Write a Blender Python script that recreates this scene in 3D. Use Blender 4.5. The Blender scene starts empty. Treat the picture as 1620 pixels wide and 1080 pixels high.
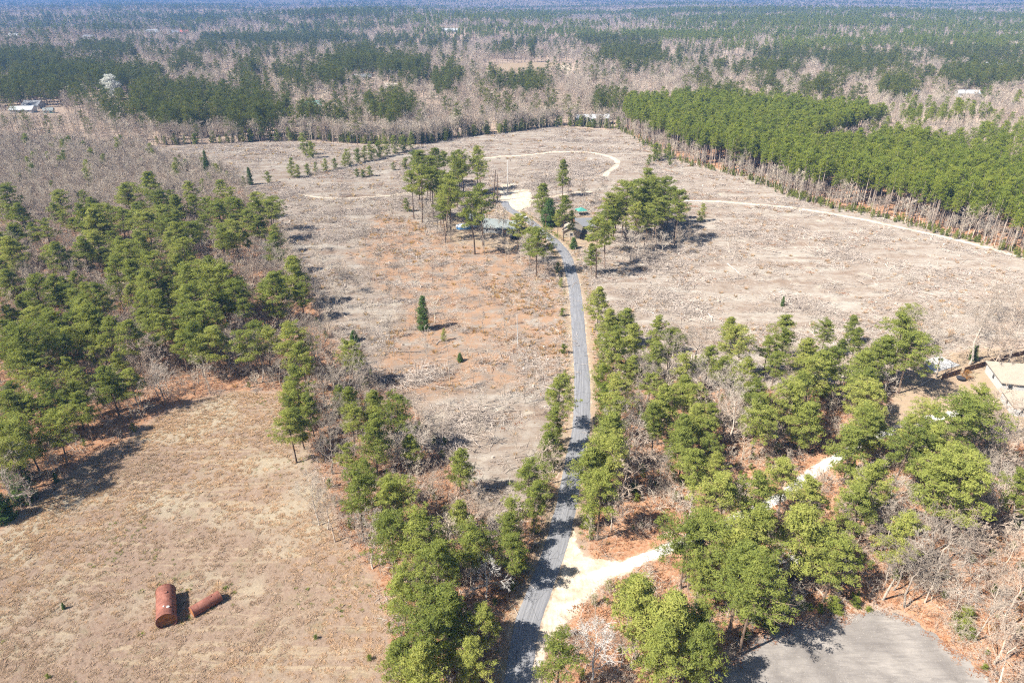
import bpy, bmesh, math, random
import numpy as np
from mathutils import Vector, Matrix

R = math.radians
rng = np.random.default_rng(7)
random.seed(7)
scene = bpy.context.scene
C = scene.collection

# ------------------------------------------------------------------ camera, sky, sun, exposure
CAM_H, PITCH, FPX = 90.0, R(26.6), 1110.0
cam_d = bpy.data.cameras.new('camera')
cam = bpy.data.objects.new('camera', cam_d)
C.objects.link(cam)
cam.location = (0, 0, CAM_H)
cam.rotation_euler = (R(90) - PITCH, 0, 0)
cam_d.sensor_width = 36.0
cam_d.lens = 36.0 * FPX / 1620.0
cam_d.clip_start = 0.5
cam_d.clip_end = 60000.0
scene.camera = cam

SUN_EL = R(47)
SHADOW = Vector((0.90, 0.43, 0)).normalized()       # the way shadows fall on the ground
world = bpy.data.worlds.new('World')
scene.world = world
world.use_nodes = True
wn, wl = world.node_tree.nodes, world.node_tree.links
wn.clear()
sky = wn.new('ShaderNodeTexSky'); sky.sky_type = 'NISHITA'; sky.sun_disc = False
sky.sun_elevation = SUN_EL
to_sun = -SHADOW
sky.sun_rotation = math.atan2(to_sun.x, to_sun.y)
sky.altitude = 100; sky.dust_density = 1.0
bg = wn.new('ShaderNodeBackground'); bg.inputs['Strength'].default_value = 0.062
wo = wn.new('ShaderNodeOutputWorld')
wl.new(sky.outputs[0], bg.inputs['Color']); wl.new(bg.outputs[0], wo.inputs['Surface'])

sun_d = bpy.data.lights.new('sun', 'SUN'); sun_d.energy = 5.0; sun_d.angle = R(0.53); sun_d.color = (1.0, 0.95, 0.87)
sun = bpy.data.objects.new('sun', sun_d); C.objects.link(sun)
sdir = Vector((SHADOW.x * math.cos(SUN_EL), SHADOW.y * math.cos(SUN_EL), -math.sin(SUN_EL)))
sun.rotation_euler = sdir.to_track_quat('-Z', 'Y').to_euler()
sun.location = (-200, -100, 300)

scene.view_settings.view_transform = 'Standard'
scene.view_settings.look = 'None'
scene.view_settings.exposure = 1.3
scene.view_settings.gamma = 1.0
scene.render.engine = 'CYCLES'
cy = scene.cycles
cy.max_bounces = 5; cy.diffuse_bounces = 2; cy.glossy_bounces = 2; cy.transmission_bounces = 3
cy.transparent_max_bounces = 6; cy.volume_bounces = 0
cy.caustics_reflective = False; cy.caustics_refractive = False
cy.use_denoising = False
cy.use_adaptive_sampling = True; cy.adaptive_threshold = 0.03; cy.adaptive_min_samples = 20
cy.sample_clamp_indirect = 4.0
scene.render.film_transparent = False
cy.filter_width = 1.2

# ------------------------------------------------------------------ survey: photo direction <-> ground
CT, ST = math.cos(PITCH), math.sin(PITCH)
def U(x, y, z=0.0):
    """ground position (at height z) seen in the photo at x, y"""
    dx, dv = x - 810.0, 540.0 - y
    d = (dx, FPX * CT + dv * ST, -FPX * ST + dv * CT)
    t = (z - CAM_H) / d[2]
    return Vector((d[0] * t, d[1] * t, z))
def PX(x, y, z=0.0):
    dy, dz = y, z - CAM_H
    dep = dy * CT - dz * ST
    up = dy * ST + dz * CT
    return 810.0 + FPX * x / dep, 540.0 - FPX * up / dep
def poly(pts, z=0.0):
    return np.array([U(a, b, z)[:2] for a, b in pts])
def inside(P, pts):
    x, y = P[:, 0], P[:, 1]
    r = np.zeros(len(P), bool)
    n = len(pts); j = n - 1
    for i in range(n):
        xi, yi, xj, yj = *pts[i], *pts[j]
        c = ((yi > y) != (yj > y)) & (x < (xj - xi) * (y - yi) / (yj - yi + 1e-12) + xi)
        r ^= c; j = i
    return r
def seg_dist(P, pts, closed=True):
    best = np.full(len(P), 1e9)
    n = len(pts)
    for i in range(n if closed else n - 1):
        a, b = pts[i], pts[(i + 1) % n]
        ab = b - a
        t = np.clip(((P - a) @ ab) / max(ab @ ab, 1e-9), 0, 1)
        d = np.hypot(P[:, 0] - a[0] - t * ab[0], P[:, 1] - a[1] - t * ab[1])
        np.minimum(best, d, out=best)
    return best
def mask(P, pts, w=4.0):
    """1 inside the outline, 0 outside, soft over w metres"""
    out = np.zeros(len(P))
    lo, hi = pts.min(0) - w, pts.max(0) + w
    k = np.where((P[:, 0] > lo[0]) & (P[:, 0] < hi[0]) & (P[:, 1] > lo[1]) & (P[:, 1] < hi[1]))[0]
    if len(k) == 0: return out
    Q = P[k]
    s = np.where(inside(Q, pts), 1.0, -1.0) * seg_dist(Q, pts)
    out[k] = np.clip(s / w * 0.5 + 0.5, 0, 1)
    return out
_perm = rng.random((256, 256))
def vnoise(x, y, s):
    x, y = np.asarray(x) / s + 1000.3, np.asarray(y) / s + 1000.7
    xi, yi = np.floor(x).astype(int), np.floor(y).astype(int)
    u, v = x - xi, y - yi
    u, v = u * u * (3 - 2 * u), v * v * (3 - 2 * v)
    g = lambda a, b: _perm[a % 256, b % 256]
    return (g(xi, yi) * (1 - u) + g(xi + 1, yi) * u) * (1 - v) + (g(xi, yi + 1) * (1 - u) + g(xi + 1, yi + 1) * u) * v
def ground_z(x, y):
    """rolling land beyond the clearing, level close by"""
    x, y = np.asarray(x, float), np.asarray(y, float)
    d = np.hypot(x, y)
    k = np.clip((d - 620) / 900, 0, 1); k2 = np.clip((d - 2600) / 4000, 0, 1)
    return k * ((vnoise(x, y, 420) - .5) * 30 + (vnoise(x + 77, y, 190) - .5) * 6) + k2 * (vnoise(x, y + 500, 1500) - .4) * 60

# ------------------------------------------------------------------ outlines on the ground
FIELD = poly([(-70, 900), (0, 850), (60, 790), (110, 748), (150, 722), (210, 692), (245, 662), (310, 634), (370, 620), (440, 622),
              (452, 660), (480, 690), (495, 725), (520, 790), (535, 840), (565, 885), (595, 920), (608, 1000), (615, 1080), (618, 1150), (-70, 1150)])
CUT = poly([(235, 233), (480, 223), (560, 229), (650, 230), (700, 220), (800, 210), (873, 200), (985, 207), (1020, 228), (1080, 257),
            (1190, 283), (1253, 310), (1313, 327), (1413, 347), (1520, 378), (1660, 420), (1660, 540), (1540, 545), (1440, 580), (1380, 595),
            (1300, 612), (1200, 615), (1100, 605), (1010, 585), (950, 540), (938, 490), (930, 520), (925, 600), (905, 700), (880, 760), (800, 850),
            (760, 820), (720, 720), (650, 640), (560, 575), (520, 520), (480, 430), (430, 350), (390, 300), (340, 265), (235, 250)])
ORANGE = poly([(600, 330), (700, 372), (850, 398), (888, 480), (900, 600), (780, 622), (650, 625), (600, 590), (630, 480), (560, 400)])
YARD_A = poly([(690, 352), (760, 332), (815, 335), (860, 378), (872, 396), (800, 395), (720, 385)])
YARD_B = poly([(855, 352), (890, 332), (950, 336), (960, 380), (930, 402), (905, 398), (880, 376)])
YARD_C = poly([(1400, 650), (1425, 600), (1470, 566), (1540, 552), (1600, 552), (1660, 556), (1660, 700), (1480, 690), (1400, 672)])
LWOODS = poly([(-60, 345), (150, 335), (300, 315), (390, 300), (430, 350), (480, 430), (520, 520), (560, 575), (520, 600), (445, 620), (370, 618), (310, 630), (245, 658),
               (210, 690), (150, 720), (60, 788), (-60, 870)])
STRIP = poly([(445, 620), (520, 600), (560, 575), (650, 640), (720, 720), (760, 820), (800, 850), (860, 760), (890, 690), (895, 740), (880, 800), (850, 870), (825, 950), (800, 1040),
              (780, 1150), (622, 1150), (612, 1000), (595, 920), (540, 840), (500, 730), (455, 660)])
RWOODS = poly([(938, 490), (950, 540), (1010, 585), (1100, 605), (1200, 615), (1300, 612), (1380, 600), (1420, 600), (1400, 650), (1400, 672), (1480, 690), (1660, 700), (1660, 1150),
               (1580, 1100), (1500, 1015), (1420, 962), (1380, 955), (1290, 970), (1200, 1010), (1100, 1100), (850, 1100), (872, 1010), (930, 945), (1000, 905), (940, 880), (918, 850), (925, 780), (942, 680)])
THICKET = poly([(-60, 215), (100, 225), (230, 232), (245, 250), (340, 265), (392, 298), (300, 318), (150, 338), (-60, 352)])
PLANT = poly([(985, 205), (1022, 226), (1085, 256), (1190, 281), (1253, 307), (1313, 324), (1413, 344), (1520, 374), (1680, 420), (1680, 312), (1560, 278), (1440, 256), (1395, 250),
              (1320, 262), (1256, 270), (1285, 246), (1340, 226), (1400, 212), (1380, 204), (1240, 190), (1110, 180), (990, 186)])
ROAD_R = [(838, 1130), (845, 1080), (857, 1000), (872, 950), (888, 905), (905, 850), (920, 780), (929, 720), (936, 680), (937, 640), (936, 600), (932, 560), (926, 500), (921, 460),
          (914, 430), (906, 405), (895, 390), (883, 378), (866, 366), (850, 352), (832, 341), (820, 334), (810, 327), (806, 318)]
ROAD_W = 4.9
rr = [U(*p) for p in ROAD_R]
ROAD = []
for i, p in enumerate(rr):
    t = (rr[min(i + 1, len(rr) - 1)] - rr[max(i - 1, 0)]).normalized()
    ROAD.append(p + Vector((-t.y, t.x, 0)) * (ROAD_W / 2))
def smooth_line(pts, step):
    """Catmull-Rom through the points, resampled"""
    pts = [Vector(p) for p in pts]
    P = [pts[0] * 2 - pts[1]] + pts + [pts[-1] * 2 - pts[-2]]
    out = []
    for i in range(1, len(P) - 2):
        n = max(1, int((P[i + 1] - P[i]).length / step))
        for k in range(n):
            t = k / n
            out.append(0.5 * ((2 * P[i]) + (P[i + 1] - P[i - 1]) * t + (2 * P[i - 1] - 5 * P[i] + 4 * P[i + 1] - P[i + 2]) * t * t + (3 * P[i] - P[i - 1] - 3 * P[i + 1] + P[i + 2]) * t ** 3))
    out.append(pts[-1])
    return out
ROAD = smooth_line(ROAD, 1.5)
ROAD2 = np.array([p[:2] for p in ROAD])
DRIVE = smooth_line([U(*p) for p in [(935, 912), (985, 895), (1060, 866), (1130, 835), (1230, 788), (1290, 745), (1340, 715), (1385, 692), (1440, 672), (1500, 656), (1550, 648)]], 1.0)
DRIVE2 = np.array([p[:2] for p in DRIVE])
LOT = poly([(1070, 1150), (1115, 1085), (1150, 1050), (1192, 1016), (1240, 992), (1290, 980), (1340, 972), (1380, 964), (1420, 969), (1460, 990), (1500, 1020), (1545, 1055), (1580, 1085), (1630, 1150)])
APRON = poly([(907, 838), (912, 862), (922, 880), (958, 887), (992, 889), (1000, 904), (962, 915), (938, 936), (908, 972), (876, 1002), (862, 1036), (848, 1095), (834, 1100), (850, 1020), (870, 955), (888, 912), (900, 860)])
SANDLOT = poly([(788, 292), (815, 291), (836, 294), (842, 310), (840, 326), (822, 333), (803, 330), (793, 318)])
TRAILS = [([(762, 251), (800, 247), (830, 246), (870, 241), (905, 240), (940, 242), (966, 248), (977, 255), (974, 264), (962, 271), (957, 279)], 2.7),
          ([(1083, 317), (1140, 319), (1190, 323), (1250, 328), (1310, 337), (1370, 348), (1430, 361), (1500, 376), (1560, 391), (1650, 416)], 2.1),
          ([(838, 318), (870, 312), (905, 305), (935, 303)], 1.6),
          ([(540, 314), (580, 312), (620, 309), (660, 302)], 1.3),
          ([(445, 300), (470, 306), (500, 312), (540, 314)], 1.6)]

TRAILS2 = [(np.array([U(*q)[:2] for q in pts]), w) for pts, w in TRAILS]

# ------------------------------------------------------------------ material helpers
def new_mat(name):
    m = bpy.data.materials.new(name); m.use_nodes = True
    m.node_tree.nodes.clear()
    return m, NT(m.node_tree)
class NT:
    def __init__(s, t): s.t = t; s.n = t.nodes; s.l = t.links
    def node(s, typ, **kw):
        n = s.n.new(typ)
        for k, v in kw.items(): setattr(n, k, v)
        return n
    def put(s, sock, v):
        if isinstance(v, bpy.types.NodeSocket): s.l.new(v, sock)
        elif v is not None:
            try: sock.default_value = v
            except Exception: sock.default_value = (*v, 1.0)
    def pos(s): return s.node('ShaderNodeNewGeometry').outputs['Position']
    def attr(s, name, kind='GEOMETRY'): return s.node('ShaderNodeAttribute', attribute_name=name, attribute_type=kind)
    def rand(s): return s.node('ShaderNodeObjectInfo').outputs['Random']
    def map(s, vec, scale=(1, 1, 1), rot=(0, 0, 0)):
        m = s.node('ShaderNodeMapping'); s.put(m.inputs['Vector'], vec); m.inputs['Scale'].default_value = scale; m.inputs['Rotation'].default_value = rot
        return m.outputs[0]
    def noise(s, vec, scale, detail=4, rough=.6, dist=0, out='Fac'):
        n = s.node('ShaderNodeTexNoise'); s.put(n.inputs['Vector'], vec)
        n.inputs['Scale'].default_value = scale; n.inputs['Detail'].default_value = detail; n.inputs['Roughness'].default_value = rough; n.inputs['Distortion'].default_value = dist
        return n.outputs[out]
    def ramp(s, f, stops, interp='LINEAR'):
        n = s.node('ShaderNodeValToRGB'); s.put(n.inputs[0], f); n.color_ramp.interpolation = interp
        e = n.color_ramp.elements
        while len(e) < len(stops): e.new(0.5)
        for k, (p, c) in enumerate(stops):
            e[k].position = p; e[k].color = (c, c, c, 1) if isinstance(c, (int, float)) else (*c, 1)
        return n.outputs[0]
    def mix(s, f, a, b, mode='MIX'):
        n = s.node('ShaderNodeMix', data_type='RGBA', blend_type=mode)
        s.put(n.inputs[0], f); s.put(n.inputs[6], a); s.put(n.inputs[7], b)
        return n.outputs[2]
    def math(s, op, a, b=None, clamp=False):
        n = s.node('ShaderNodeMath', operation=op, use_clamp=clamp); s.put(n.inputs[0], a)
        if b is not None: s.put(n.inputs[1], b)
        return n.outputs[0]
    def bump(s, h, strength, dist):
        n = s.node('ShaderNodeBump'); s.put(n.inputs['Height'], h); n.inputs['Strength'].default_value = strength; n.inputs['Distance'].default_value = dist
        return n.outputs[0]
    def principled(s, col, rough=.9, normal=None, metallic=0.0, spec=.3):
        b = s.node('ShaderNodeBsdfPrincipled'); s.put(b.inputs['Base Color'], col); s.put(b.inputs['Roughness'], rough); s.put(b.inputs['Metallic'], metallic)
        b.inputs['Specular IOR Level'].default_value = spec
        if normal is not None: s.l.new(normal, b.inputs['Normal'])
        return b.outputs[0]
    def diffuse(s, col, normal=None):
        b = s.node('ShaderNodeBsdfDiffuse'); s.put(b.inputs['Color'], col); b.inputs['Roughness'].default_value = 0.6
        if normal is not None: s.l.new(normal, b.inputs['Normal'])
        return b.outputs[0]
    def out(s, sh):
        o = s.node('ShaderNodeOutputMaterial'); s.l.new(sh, o.inputs['Surface'])
MAT = {}
def plain(name, col, rough=.7, metallic=0.0, grain=.12, scale=3.0, spec=.3):
    """one colour with some dirt and wear"""
    m, t = new_mat(name)
    tc = t.node('ShaderNodeTexCoord').outputs['Object']
    n = t.noise(tc, scale, 5, .65)
    c = t.mix(t.ramp(n, [(.3, 0.0), (.75, 1.0)]), tuple(max(0, v * (1 - grain * 1.6)) for v in col), tuple(min(1, v * (1 + grain)) for v in col))
    t.out(t.principled(c, rough, t.bump(n, .15, .02), metallic, spec))
    MAT[name] = m
    return m

def leaf_material(name, stops, trans=.28):
    """foliage: clump tint x tree tint, some light passing through"""
    m, t = new_mat(name)
    a = t.attr('tint').outputs['Fac']
    f = t.math('ADD', t.math('MULTIPLY', a, .5), t.math('MULTIPLY', t.rand(), .5))
    col = t.ramp(f, stops)
    d = t.diffuse(col)
    tr = t.node('ShaderNodeBsdfTranslucent'); t.put(tr.inputs['Color'], t.mix(.5, col, (.40, .44, .07), 'MIX'))
    mx = t.node('ShaderNodeMixShader'); mx.inputs[0].default_value = trans
    t.l.new(d, mx.inputs[1]); t.l.new(tr.outputs[0], mx.inputs[2])
    t.out(mx.outputs[0]); MAT[name] = m
leaf_material('pine_needles', [(0, (.103, .134, .035)), (.3, (.204, .237, .060)), (.65, (.319, .341, .086)), (1, (.459, .440, .130))], .42)
leaf_material('dark_needles', [(0, (.040, .062, .024)), (.5, (.066, .095, .034)), (1, (.105, .130, .046))], .15)
leaf_material('plantation_needles', [(0, (.136, .179, .032)), (.5, (.208, .246, .041)), (1, (.296, .307, .056))], .30)
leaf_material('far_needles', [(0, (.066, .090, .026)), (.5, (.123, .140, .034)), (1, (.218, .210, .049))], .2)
leaf_material('cedar_needles', [(0, (.054, .102, .031)), (.5, (.090, .150, .040)), (1, (.126, .186, .055))], .15)
leaf_material('bush_leaves', [(0, (.103, .143, .028)), (.5, (.184, .220, .039)), (1, (.287, .308, .066))], .3)
leaf_material('blossom', [(0, (.70, .70, .62)), (1, (.88, .88, .82))], .1)
leaf_material('dry_blades', [(0, (.443, .286, .192)), (.5, (.619, .426, .290)), (1, (.774, .575, .404))], .45)
leaf_material('rust_blades', [(0, (.374, .187, .077)), (.5, (.550, .308, .132)), (1, (.682, .451, .220))], .45)
leaf_material('pink_blades', [(0, (.40, .27, .20)), (.5, (.55, .40, .31)), (1, (.70, .55, .44))], .45)
leaf_material('dead_leaves', [(0, (.20, .085, .045)), (.5, (.32, .15, .08)), (1, (.42, .24, .14))], .2)
def bark_material(name, stops):
    m, t = new_mat(name)
    tc = t.node('ShaderNodeTexCoord').outputs['Object']
    n = t.noise(t.map(tc, (1, 1, .25)), 2.2, 5, .7)
    f = t.math('ADD', t.math('MULTIPLY', n, .5), t.math('MULTIPLY', t.rand(), .5))
    t.out(t.diffuse(t.ramp(f, stops))); MAT[name] = m
bark_material('pine_bark', [(.2, (.10, .068, .05)), (.55, (.19, .135, .10)), (.85, (.30, .22, .165))])
bark_material('planted_bark', [(.2, (.22, .17, .14)), (.55, (.36, .29, .24)), (.85, (.48, .40, .33))])
bark_material('grey_bark', [(.2, (.22, .18, .145)), (.5, (.36, .305, .25)), (.8, (.50, .435, .365))])
bark_material('far_twigs', [(.15, (.279, .231, .183)), (.38, (.423, .356, .287)), (.6, (.540, .463, .370)), (.85, (.648, .561, .435))])
bark_material('red_twigs', [(.2, (.285, .218, .172)), (.5, (.432, .346, .273)), (.8, (.552, .446, .356))])
bark_material('white_bark', [(.2, (.42, .39, .36)), (.5, (.56, .53, .49)), (.8, (.66, .63, .59))])
bark_material('slash_wood', [(.15, (.20, .16, .13)), (.4, (.36, .30, .25)), (.65, (.50, .43, .37)), (.9, (.64, .57, .50))])

# ------------------------------------------------------------------ mesh helpers
def mesh_np(name, V, F, mat, tint=None, smooth=False):
    """V (n,3), F list/array of faces"""
    me = bpy.data.meshes.new(name)
    V = np.asarray(V, np.float32)
    if isinstance(F, np.ndarray):
        k = F.shape[1]
        me.vertices.add(len(V)); me.vertices.foreach_set('co', V.ravel())
        me.loops.add(F.size); me.loops.foreach_set('vertex_index', F.astype(np.int32).ravel())
        me.polygons.add(len(F)); me.polygons.foreach_set('loop_start', np.arange(0, F.size, k, dtype=np.int32))
        me.update(calc_edges=True)
    else:
        me.from_pydata([tuple(v) for v in V], [], F)
    me.materials.append(MAT[mat] if isinstance(mat, str) else mat)
    if tint is not None:
        a = me.attributes.new('tint', 'FLOAT', 'POINT'); a.data.foreach_set('value', np.asarray(tint, np.float32))
    if smooth: me.polygons.foreach_set('use_smooth', np.ones(len(me.polygons), bool))
    me.validate()
    return me
def link(name, me, parent=None, loc=None, rot=None, scale=None):
    o = bpy.data.objects.new(name, me); C.objects.link(o)
    if parent is not None: o.parent = parent
    if loc is not None: o.location = loc
    if rot is not None: o.rotation_euler = rot
    if scale is not None: o.scale = scale if not isinstance(scale, (int, float)) else (scale,) * 3
    return o
def tag(o, label, cat, group=None):
    o['label'] = label; o['category'] = cat
    if group: o['group'] = group
    return o
def empty(name, loc=(0, 0, 0), rz=0.0, scale=1.0):
    o = bpy.data.objects.new(name, None); C.objects.link(o)
    o.location = loc; o.rotation_euler = (0, 0, rz); o.scale = (scale,) * 3 if isinstance(scale, (int, float)) else scale
    o.empty_display_size = .5
    return o
class MB:
    """collects boxes, prisms and tubes for one mesh"""
    def __init__(s): s.v = []; s.f = []
    def add(s, v, f):
        b = len(s.v); s.v += [tuple(p) for p in v]; s.f += [tuple(i + b for i in q) for q in f]; return s
    def box(s, x0, y0, z0, x1, y1, z1):
        return s.add([(x0, y0, z0), (x1, y0, z0), (x1, y1, z0), (x0, y1, z0), (x0, y0, z1), (x1, y0, z1), (x1, y1, z1), (x0, y1, z1)],
                     [(0, 3, 2, 1), (4, 5, 6, 7), (0, 1, 5, 4), (1, 2, 6, 5), (2, 3, 7, 6), (3, 0, 4, 7)])
    def beam(s, a, b, w, h=None):
        a, b = Vector(a), Vector(b); h = h or w
        d = (b - a).normalized(); up = Vector((0, 0, 1)) if abs(d.z) < .95 else Vector((0, 1, 0))
        r = d.cross(up).normalized() * (w / 2); u = r.normalized().cross(d).normalized() * (h / 2)
        v = [a - r - u, a + r - u, a + r + u, a - r + u, b - r - u, b + r - u, b + r + u, b - r + u]
        return s.add(v, [(3, 2, 1, 0), (4, 5, 6, 7), (0, 1, 5, 4), (1, 2, 6, 5), (2, 3, 7, 6), (3, 0, 4, 7)])
    def tube(s, pts, rad, n=8, cap=True):
        pts = [Vector(p) for p in pts]; rad = rad if isinstance(rad, (list, tuple)) else [rad] * len(pts)
        b = len(s.v)
        for i, p in enumerate(pts):
            d = (pts[min(i + 1, len(pts) - 1)] - pts[max(i - 1, 0)]).normalized()
            up = Vector((0, 0, 1)) if abs(d.z) < .9 else Vector((0, 1, 0))
            r = d.cross(up).normalized(); u = r.cross(d).normalized()
            for k in range(n):
                a = 2 * math.pi * k / n
                s.v.append(tuple(p + (r * math.cos(a) + u * math.sin(a)) * rad[i]))
        for i in range(len(pts) - 1):
            for k in range(n):
                q = (k + 1) % n
                s.f.append((b + i * n + k, b + i * n + q, b + (i + 1) * n + q, b + (i + 1) * n + k))
        if cap:
            s.f.append(tuple(b + k for k in reversed(range(n)))); e = b + (len(pts) - 1) * n
            s.f.append(tuple(e + k for k in range(n)))
        return s
    def mesh(s, name, mat, smooth=False):
        me = bpy.data.meshes.new(name); me.from_pydata(s.v, [], s.f); me.materials.append(MAT[mat] if isinstance(mat, str) else mat); me.update()
        bm = bmesh.new(); bm.from_mesh(me); bmesh.ops.recalc_face_normals(bm, faces=bm.faces); bm.to_mesh(me); bm.free()
        if smooth: me.polygons.foreach_set('use_smooth', np.ones(len(me.polygons), bool))
        return me
    def build(s, name, mat, parent=None, smooth=False, **kw):
        return link(name, s.mesh(name, mat, smooth), parent, **kw)

# ------------------------------------------------------------------ ground
MAT['ground'], t = new_mat('ground')
p = t.pos()
za = t.node('ShaderNodeSeparateColor'); t.put(za.inputs[0], t.attr('zone_a').outputs['Color'])
zb = t.node('ShaderNodeSeparateColor'); t.put(zb.inputs[0], t.attr('zone_b').outputs['Color'])
n_big = t.noise(p, .035, 5, .6)
n_mid = t.noise(p, .22, 6, .65)
n_fine = t.noise(p, 1.6, 5, .7)
n_str = t.noise(t.map(p, (.5, 2.2, 1), (0, 0, R(-25))), 1.0, 5, .7, .6)
def edge(m, amt=.9, nz=n_mid):
    v = t.math('ADD', m, t.math('MULTIPLY', t.math('SUBTRACT', nz, .5), amt))
    return t.ramp(v, [(.40, 0.0), (.58, 1.0)])
base = t.ramp(n_mid, [(.25, (.22, .155, .115)), (.5, (.33, .25, .19)), (.75, (.42, .335, .255))])                 # floor of the far woods
straw = t.mix(t.ramp(n_fine, [(.35, 0.0), (.7, 1.0)]), t.ramp(n_mid, [(.25, (.170, .064, .032)), (.5, (.281, .123, .061)), (.8, (.383, .208, .115))]), (.391, .264, .170))
col = t.mix(edge(za.outputs[2]), base, straw)
cutc = t.ramp(n_mid, [(.25, (.174, .129, .098)), (.45, (.240, .193, .154)), (.62, (.285, .246, .206)), (.85, (.327, .294, .252))])
n_skid = t.noise(t.map(p, (.28, 1.5, 1), (0, 0, R(-14))), .12, 5, .6, .5)
cutc = t.mix(t.ramp(n_skid, [(.5, 0.0), (.66, .8)]), cutc, (.337, .308, .263))
cutc = t.mix(t.ramp(n_skid, [(.34, .7), (.44, 0.0)]), cutc, (.184, .129, .093))
cutc = t.mix(t.ramp(n_str, [(.50, 0.0), (.66, .7)]), cutc, (.148, .112, .087))
cutc = t.mix(t.ramp(n_fine, [(.58, 0.0), (.72, .7)]), cutc, (.337, .308, .258))
n_sand = t.noise(p, .11, 5, .62)
cutc = t.mix(t.ramp(n_sand, [(.60, 0.0), (.70, .75)]), cutc, (.347, .308, .242))
col = t.mix(edge(za.outputs[1]), col, cutc)
orange = t.mix(t.ramp(n_fine, [(.35, 0.0), (.65, 1.0)]), t.ramp(n_mid, [(.3, (.201, .093, .042)), (.55, (.302, .165, .083)), (.8, (.383, .243, .142))]), (.268, .175, .118))
col = t.mix(t.math('MULTIPLY', edge(zb.outputs[1], 1.1, n_big), t.ramp(n_mid, [(.40, 0.0), (.56, .85)])), col, orange)
fieldc = t.mix(t.ramp(n_fine, [(.35, 0.0), (.68, 1.0)]), t.ramp(n_big, [(.3, (.207, .137, .098)), (.5, (.236, .162, .119)), (.75, (.246, .176, .121))]), (.295, .221, .163))
fieldc = t.mix(t.ramp(n_mid, [(.54, 0.0), (.72, .7)]), fieldc, (.197, .173, .095))
n_trk = t.noise(t.map(p, (.10, 1.0, 1), (0, 0, R(38))), .35, 4, .6, 1.2)
fieldc = t.mix(t.ramp(n_trk, [(.54, 0.0), (.62, .8)]), fieldc, (.345, .27, .185))
fieldc = t.mix(t.ramp(t.noise(p, .06, 3, .5), [(.50, 0.0), (.62, .75)]), fieldc, (.355, .30, .215))
col = t.mix(edge(za.outputs[0], .5), col, fieldc)
yardc = t.ramp(n_mid, [(.3, (.247, .171, .111)), (.55, (.288, .218, .145)), (.8, (.227, .213, .111))])
yardc = t.mix(t.ramp(n_fine, [(.45, 0.0), (.7, .5)]), yardc, (.309, .250, .213))
col = t.mix(edge(zb.outputs[0], .5), col, yardc)
sandc = t.mix(n_fine, (.447, .355, .261), (.577, .501, .402))
col = t.mix(edge(zb.outputs[2], .7, t.noise(p, .7, 5, .65)), col, sandc)
n_tuft = t.noise(t.map(p, (1.0, 1.5, 1), (0, 0, R(30))), 1.0, 4, .62)
bh = t.math('ADD', t.math('ADD', t.math('MULTIPLY', n_fine, .6), t.math('MULTIPLY', n_str, .6)), t.math('MULTIPLY', t.math('MULTIPLY', n_tuft, za.outputs[0]), 1.8))
t.out(t.diffuse(col, t.bump(bh, .75, .22)))

def axis(lo, hi, fine_lo, fine_hi, step, grow):
    a = list(np.arange(fine_lo, fine_hi + step / 2, step))
    s = step; x = a[0]
    left = []
    while x > lo: s *= grow; x -= s; left.append(max(x, lo))
    s = step; x = a[-1]; right = []
    while x < hi: s *= grow; x += s; right.append(min(x, hi))
    return np.array(left[::-1] + a + right)
gx = axis(-14000, 14000, -95, 125, .8, 1.022)
gy = axis(-400, 15000, 48, 250, .8, 1.018)
X, Y = np.meshgrid(gx, gy)
GP = np.column_stack([X.ravel(), Y.ravel()])
m_field, m_cut = mask(GP, FIELD, 5), mask(GP, CUT, 8)
m_wood = np.maximum.reduce([mask(GP, LWOODS, 8), mask(GP, STRIP, 5), mask(GP, RWOODS, 6), mask(GP, PLANT, 6) * .8])
m_yard = np.maximum.reduce([mask(GP, YARD_A, 6), mask(GP, YARD_B, 6), mask(GP, YARD_C, 5)])
m_orange = mask(GP, ORANGE, 14)
m_sand = np.zeros(len(GP))
near = (np.abs(GP[:, 0]) < 400) & (GP[:, 1] < 700) & (GP[:, 1] > 30)
kn = np.where(near)[0]
d_road = np.full(len(GP), 99.); d_road[kn] = seg_dist(GP[kn], ROAD2, False)
d_drive = np.full(len(GP), 99.); d_drive[kn] = seg_dist(GP[kn], DRIVE2, False)
d_lot = np.full(len(GP), 99.); d_lot[kn] = np.where(inside(GP[kn], LOT), 0, seg_dist(GP[kn], LOT))
d_trail = np.full(len(GP), 99.)
for pts, w in TRAILS:
    d_trail[kn] = np.minimum(d_trail[kn], seg_dist(GP[kn], np.array([U(*q)[:2] for q in pts]), False) - w / 2)
m_shoulder = np.clip(1.1 - (d_road - ROAD_W / 2) / 1.4, 0, 1) * .42
m_sand = np.maximum.reduce([m_shoulder, mask(GP, APRON, 2.0), mask(GP, SANDLOT, 3.0), np.clip(.9 - (d_drive - 1.4) / 1.4, 0, 1) * .5, np.clip(.8 - d_trail / 2.2, 0, 1) * .7])
verge = np.clip(1.0 - (d_road - ROAD_W / 2 - 1.0) / 3.5, 0, 1) * .55
m_yard = np.maximum(m_yard, verge)
far_clear = poly([(755, 118), (770, 104), (800, 98), (860, 95), (890, 97), (885, 112), (865, 124), (790, 126)])
m_yard = np.maximum(m_yard, mask(GP, far_clear, 25))
pit = poly([(866, 101), (900, 95), (922, 104), (915, 121), (886, 122)])
orange_far = poly([(1195, 27), (1205, 23), (1260, 18.5), (1350, 19.5), (1372, 23), (1365, 27)])
m_sand = np.maximum.reduce([m_sand, mask(GP, pit, 20) * .55, mask(GP, orange_far, 120)])
GZ = ground_z(GP[:, 0], GP[:, 1])
flat = np.clip((np.minimum.reduce([d_road - ROAD_W / 2, d_drive - 2, d_lot, d_trail]) - .8) / 3, 0, 1)
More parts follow.
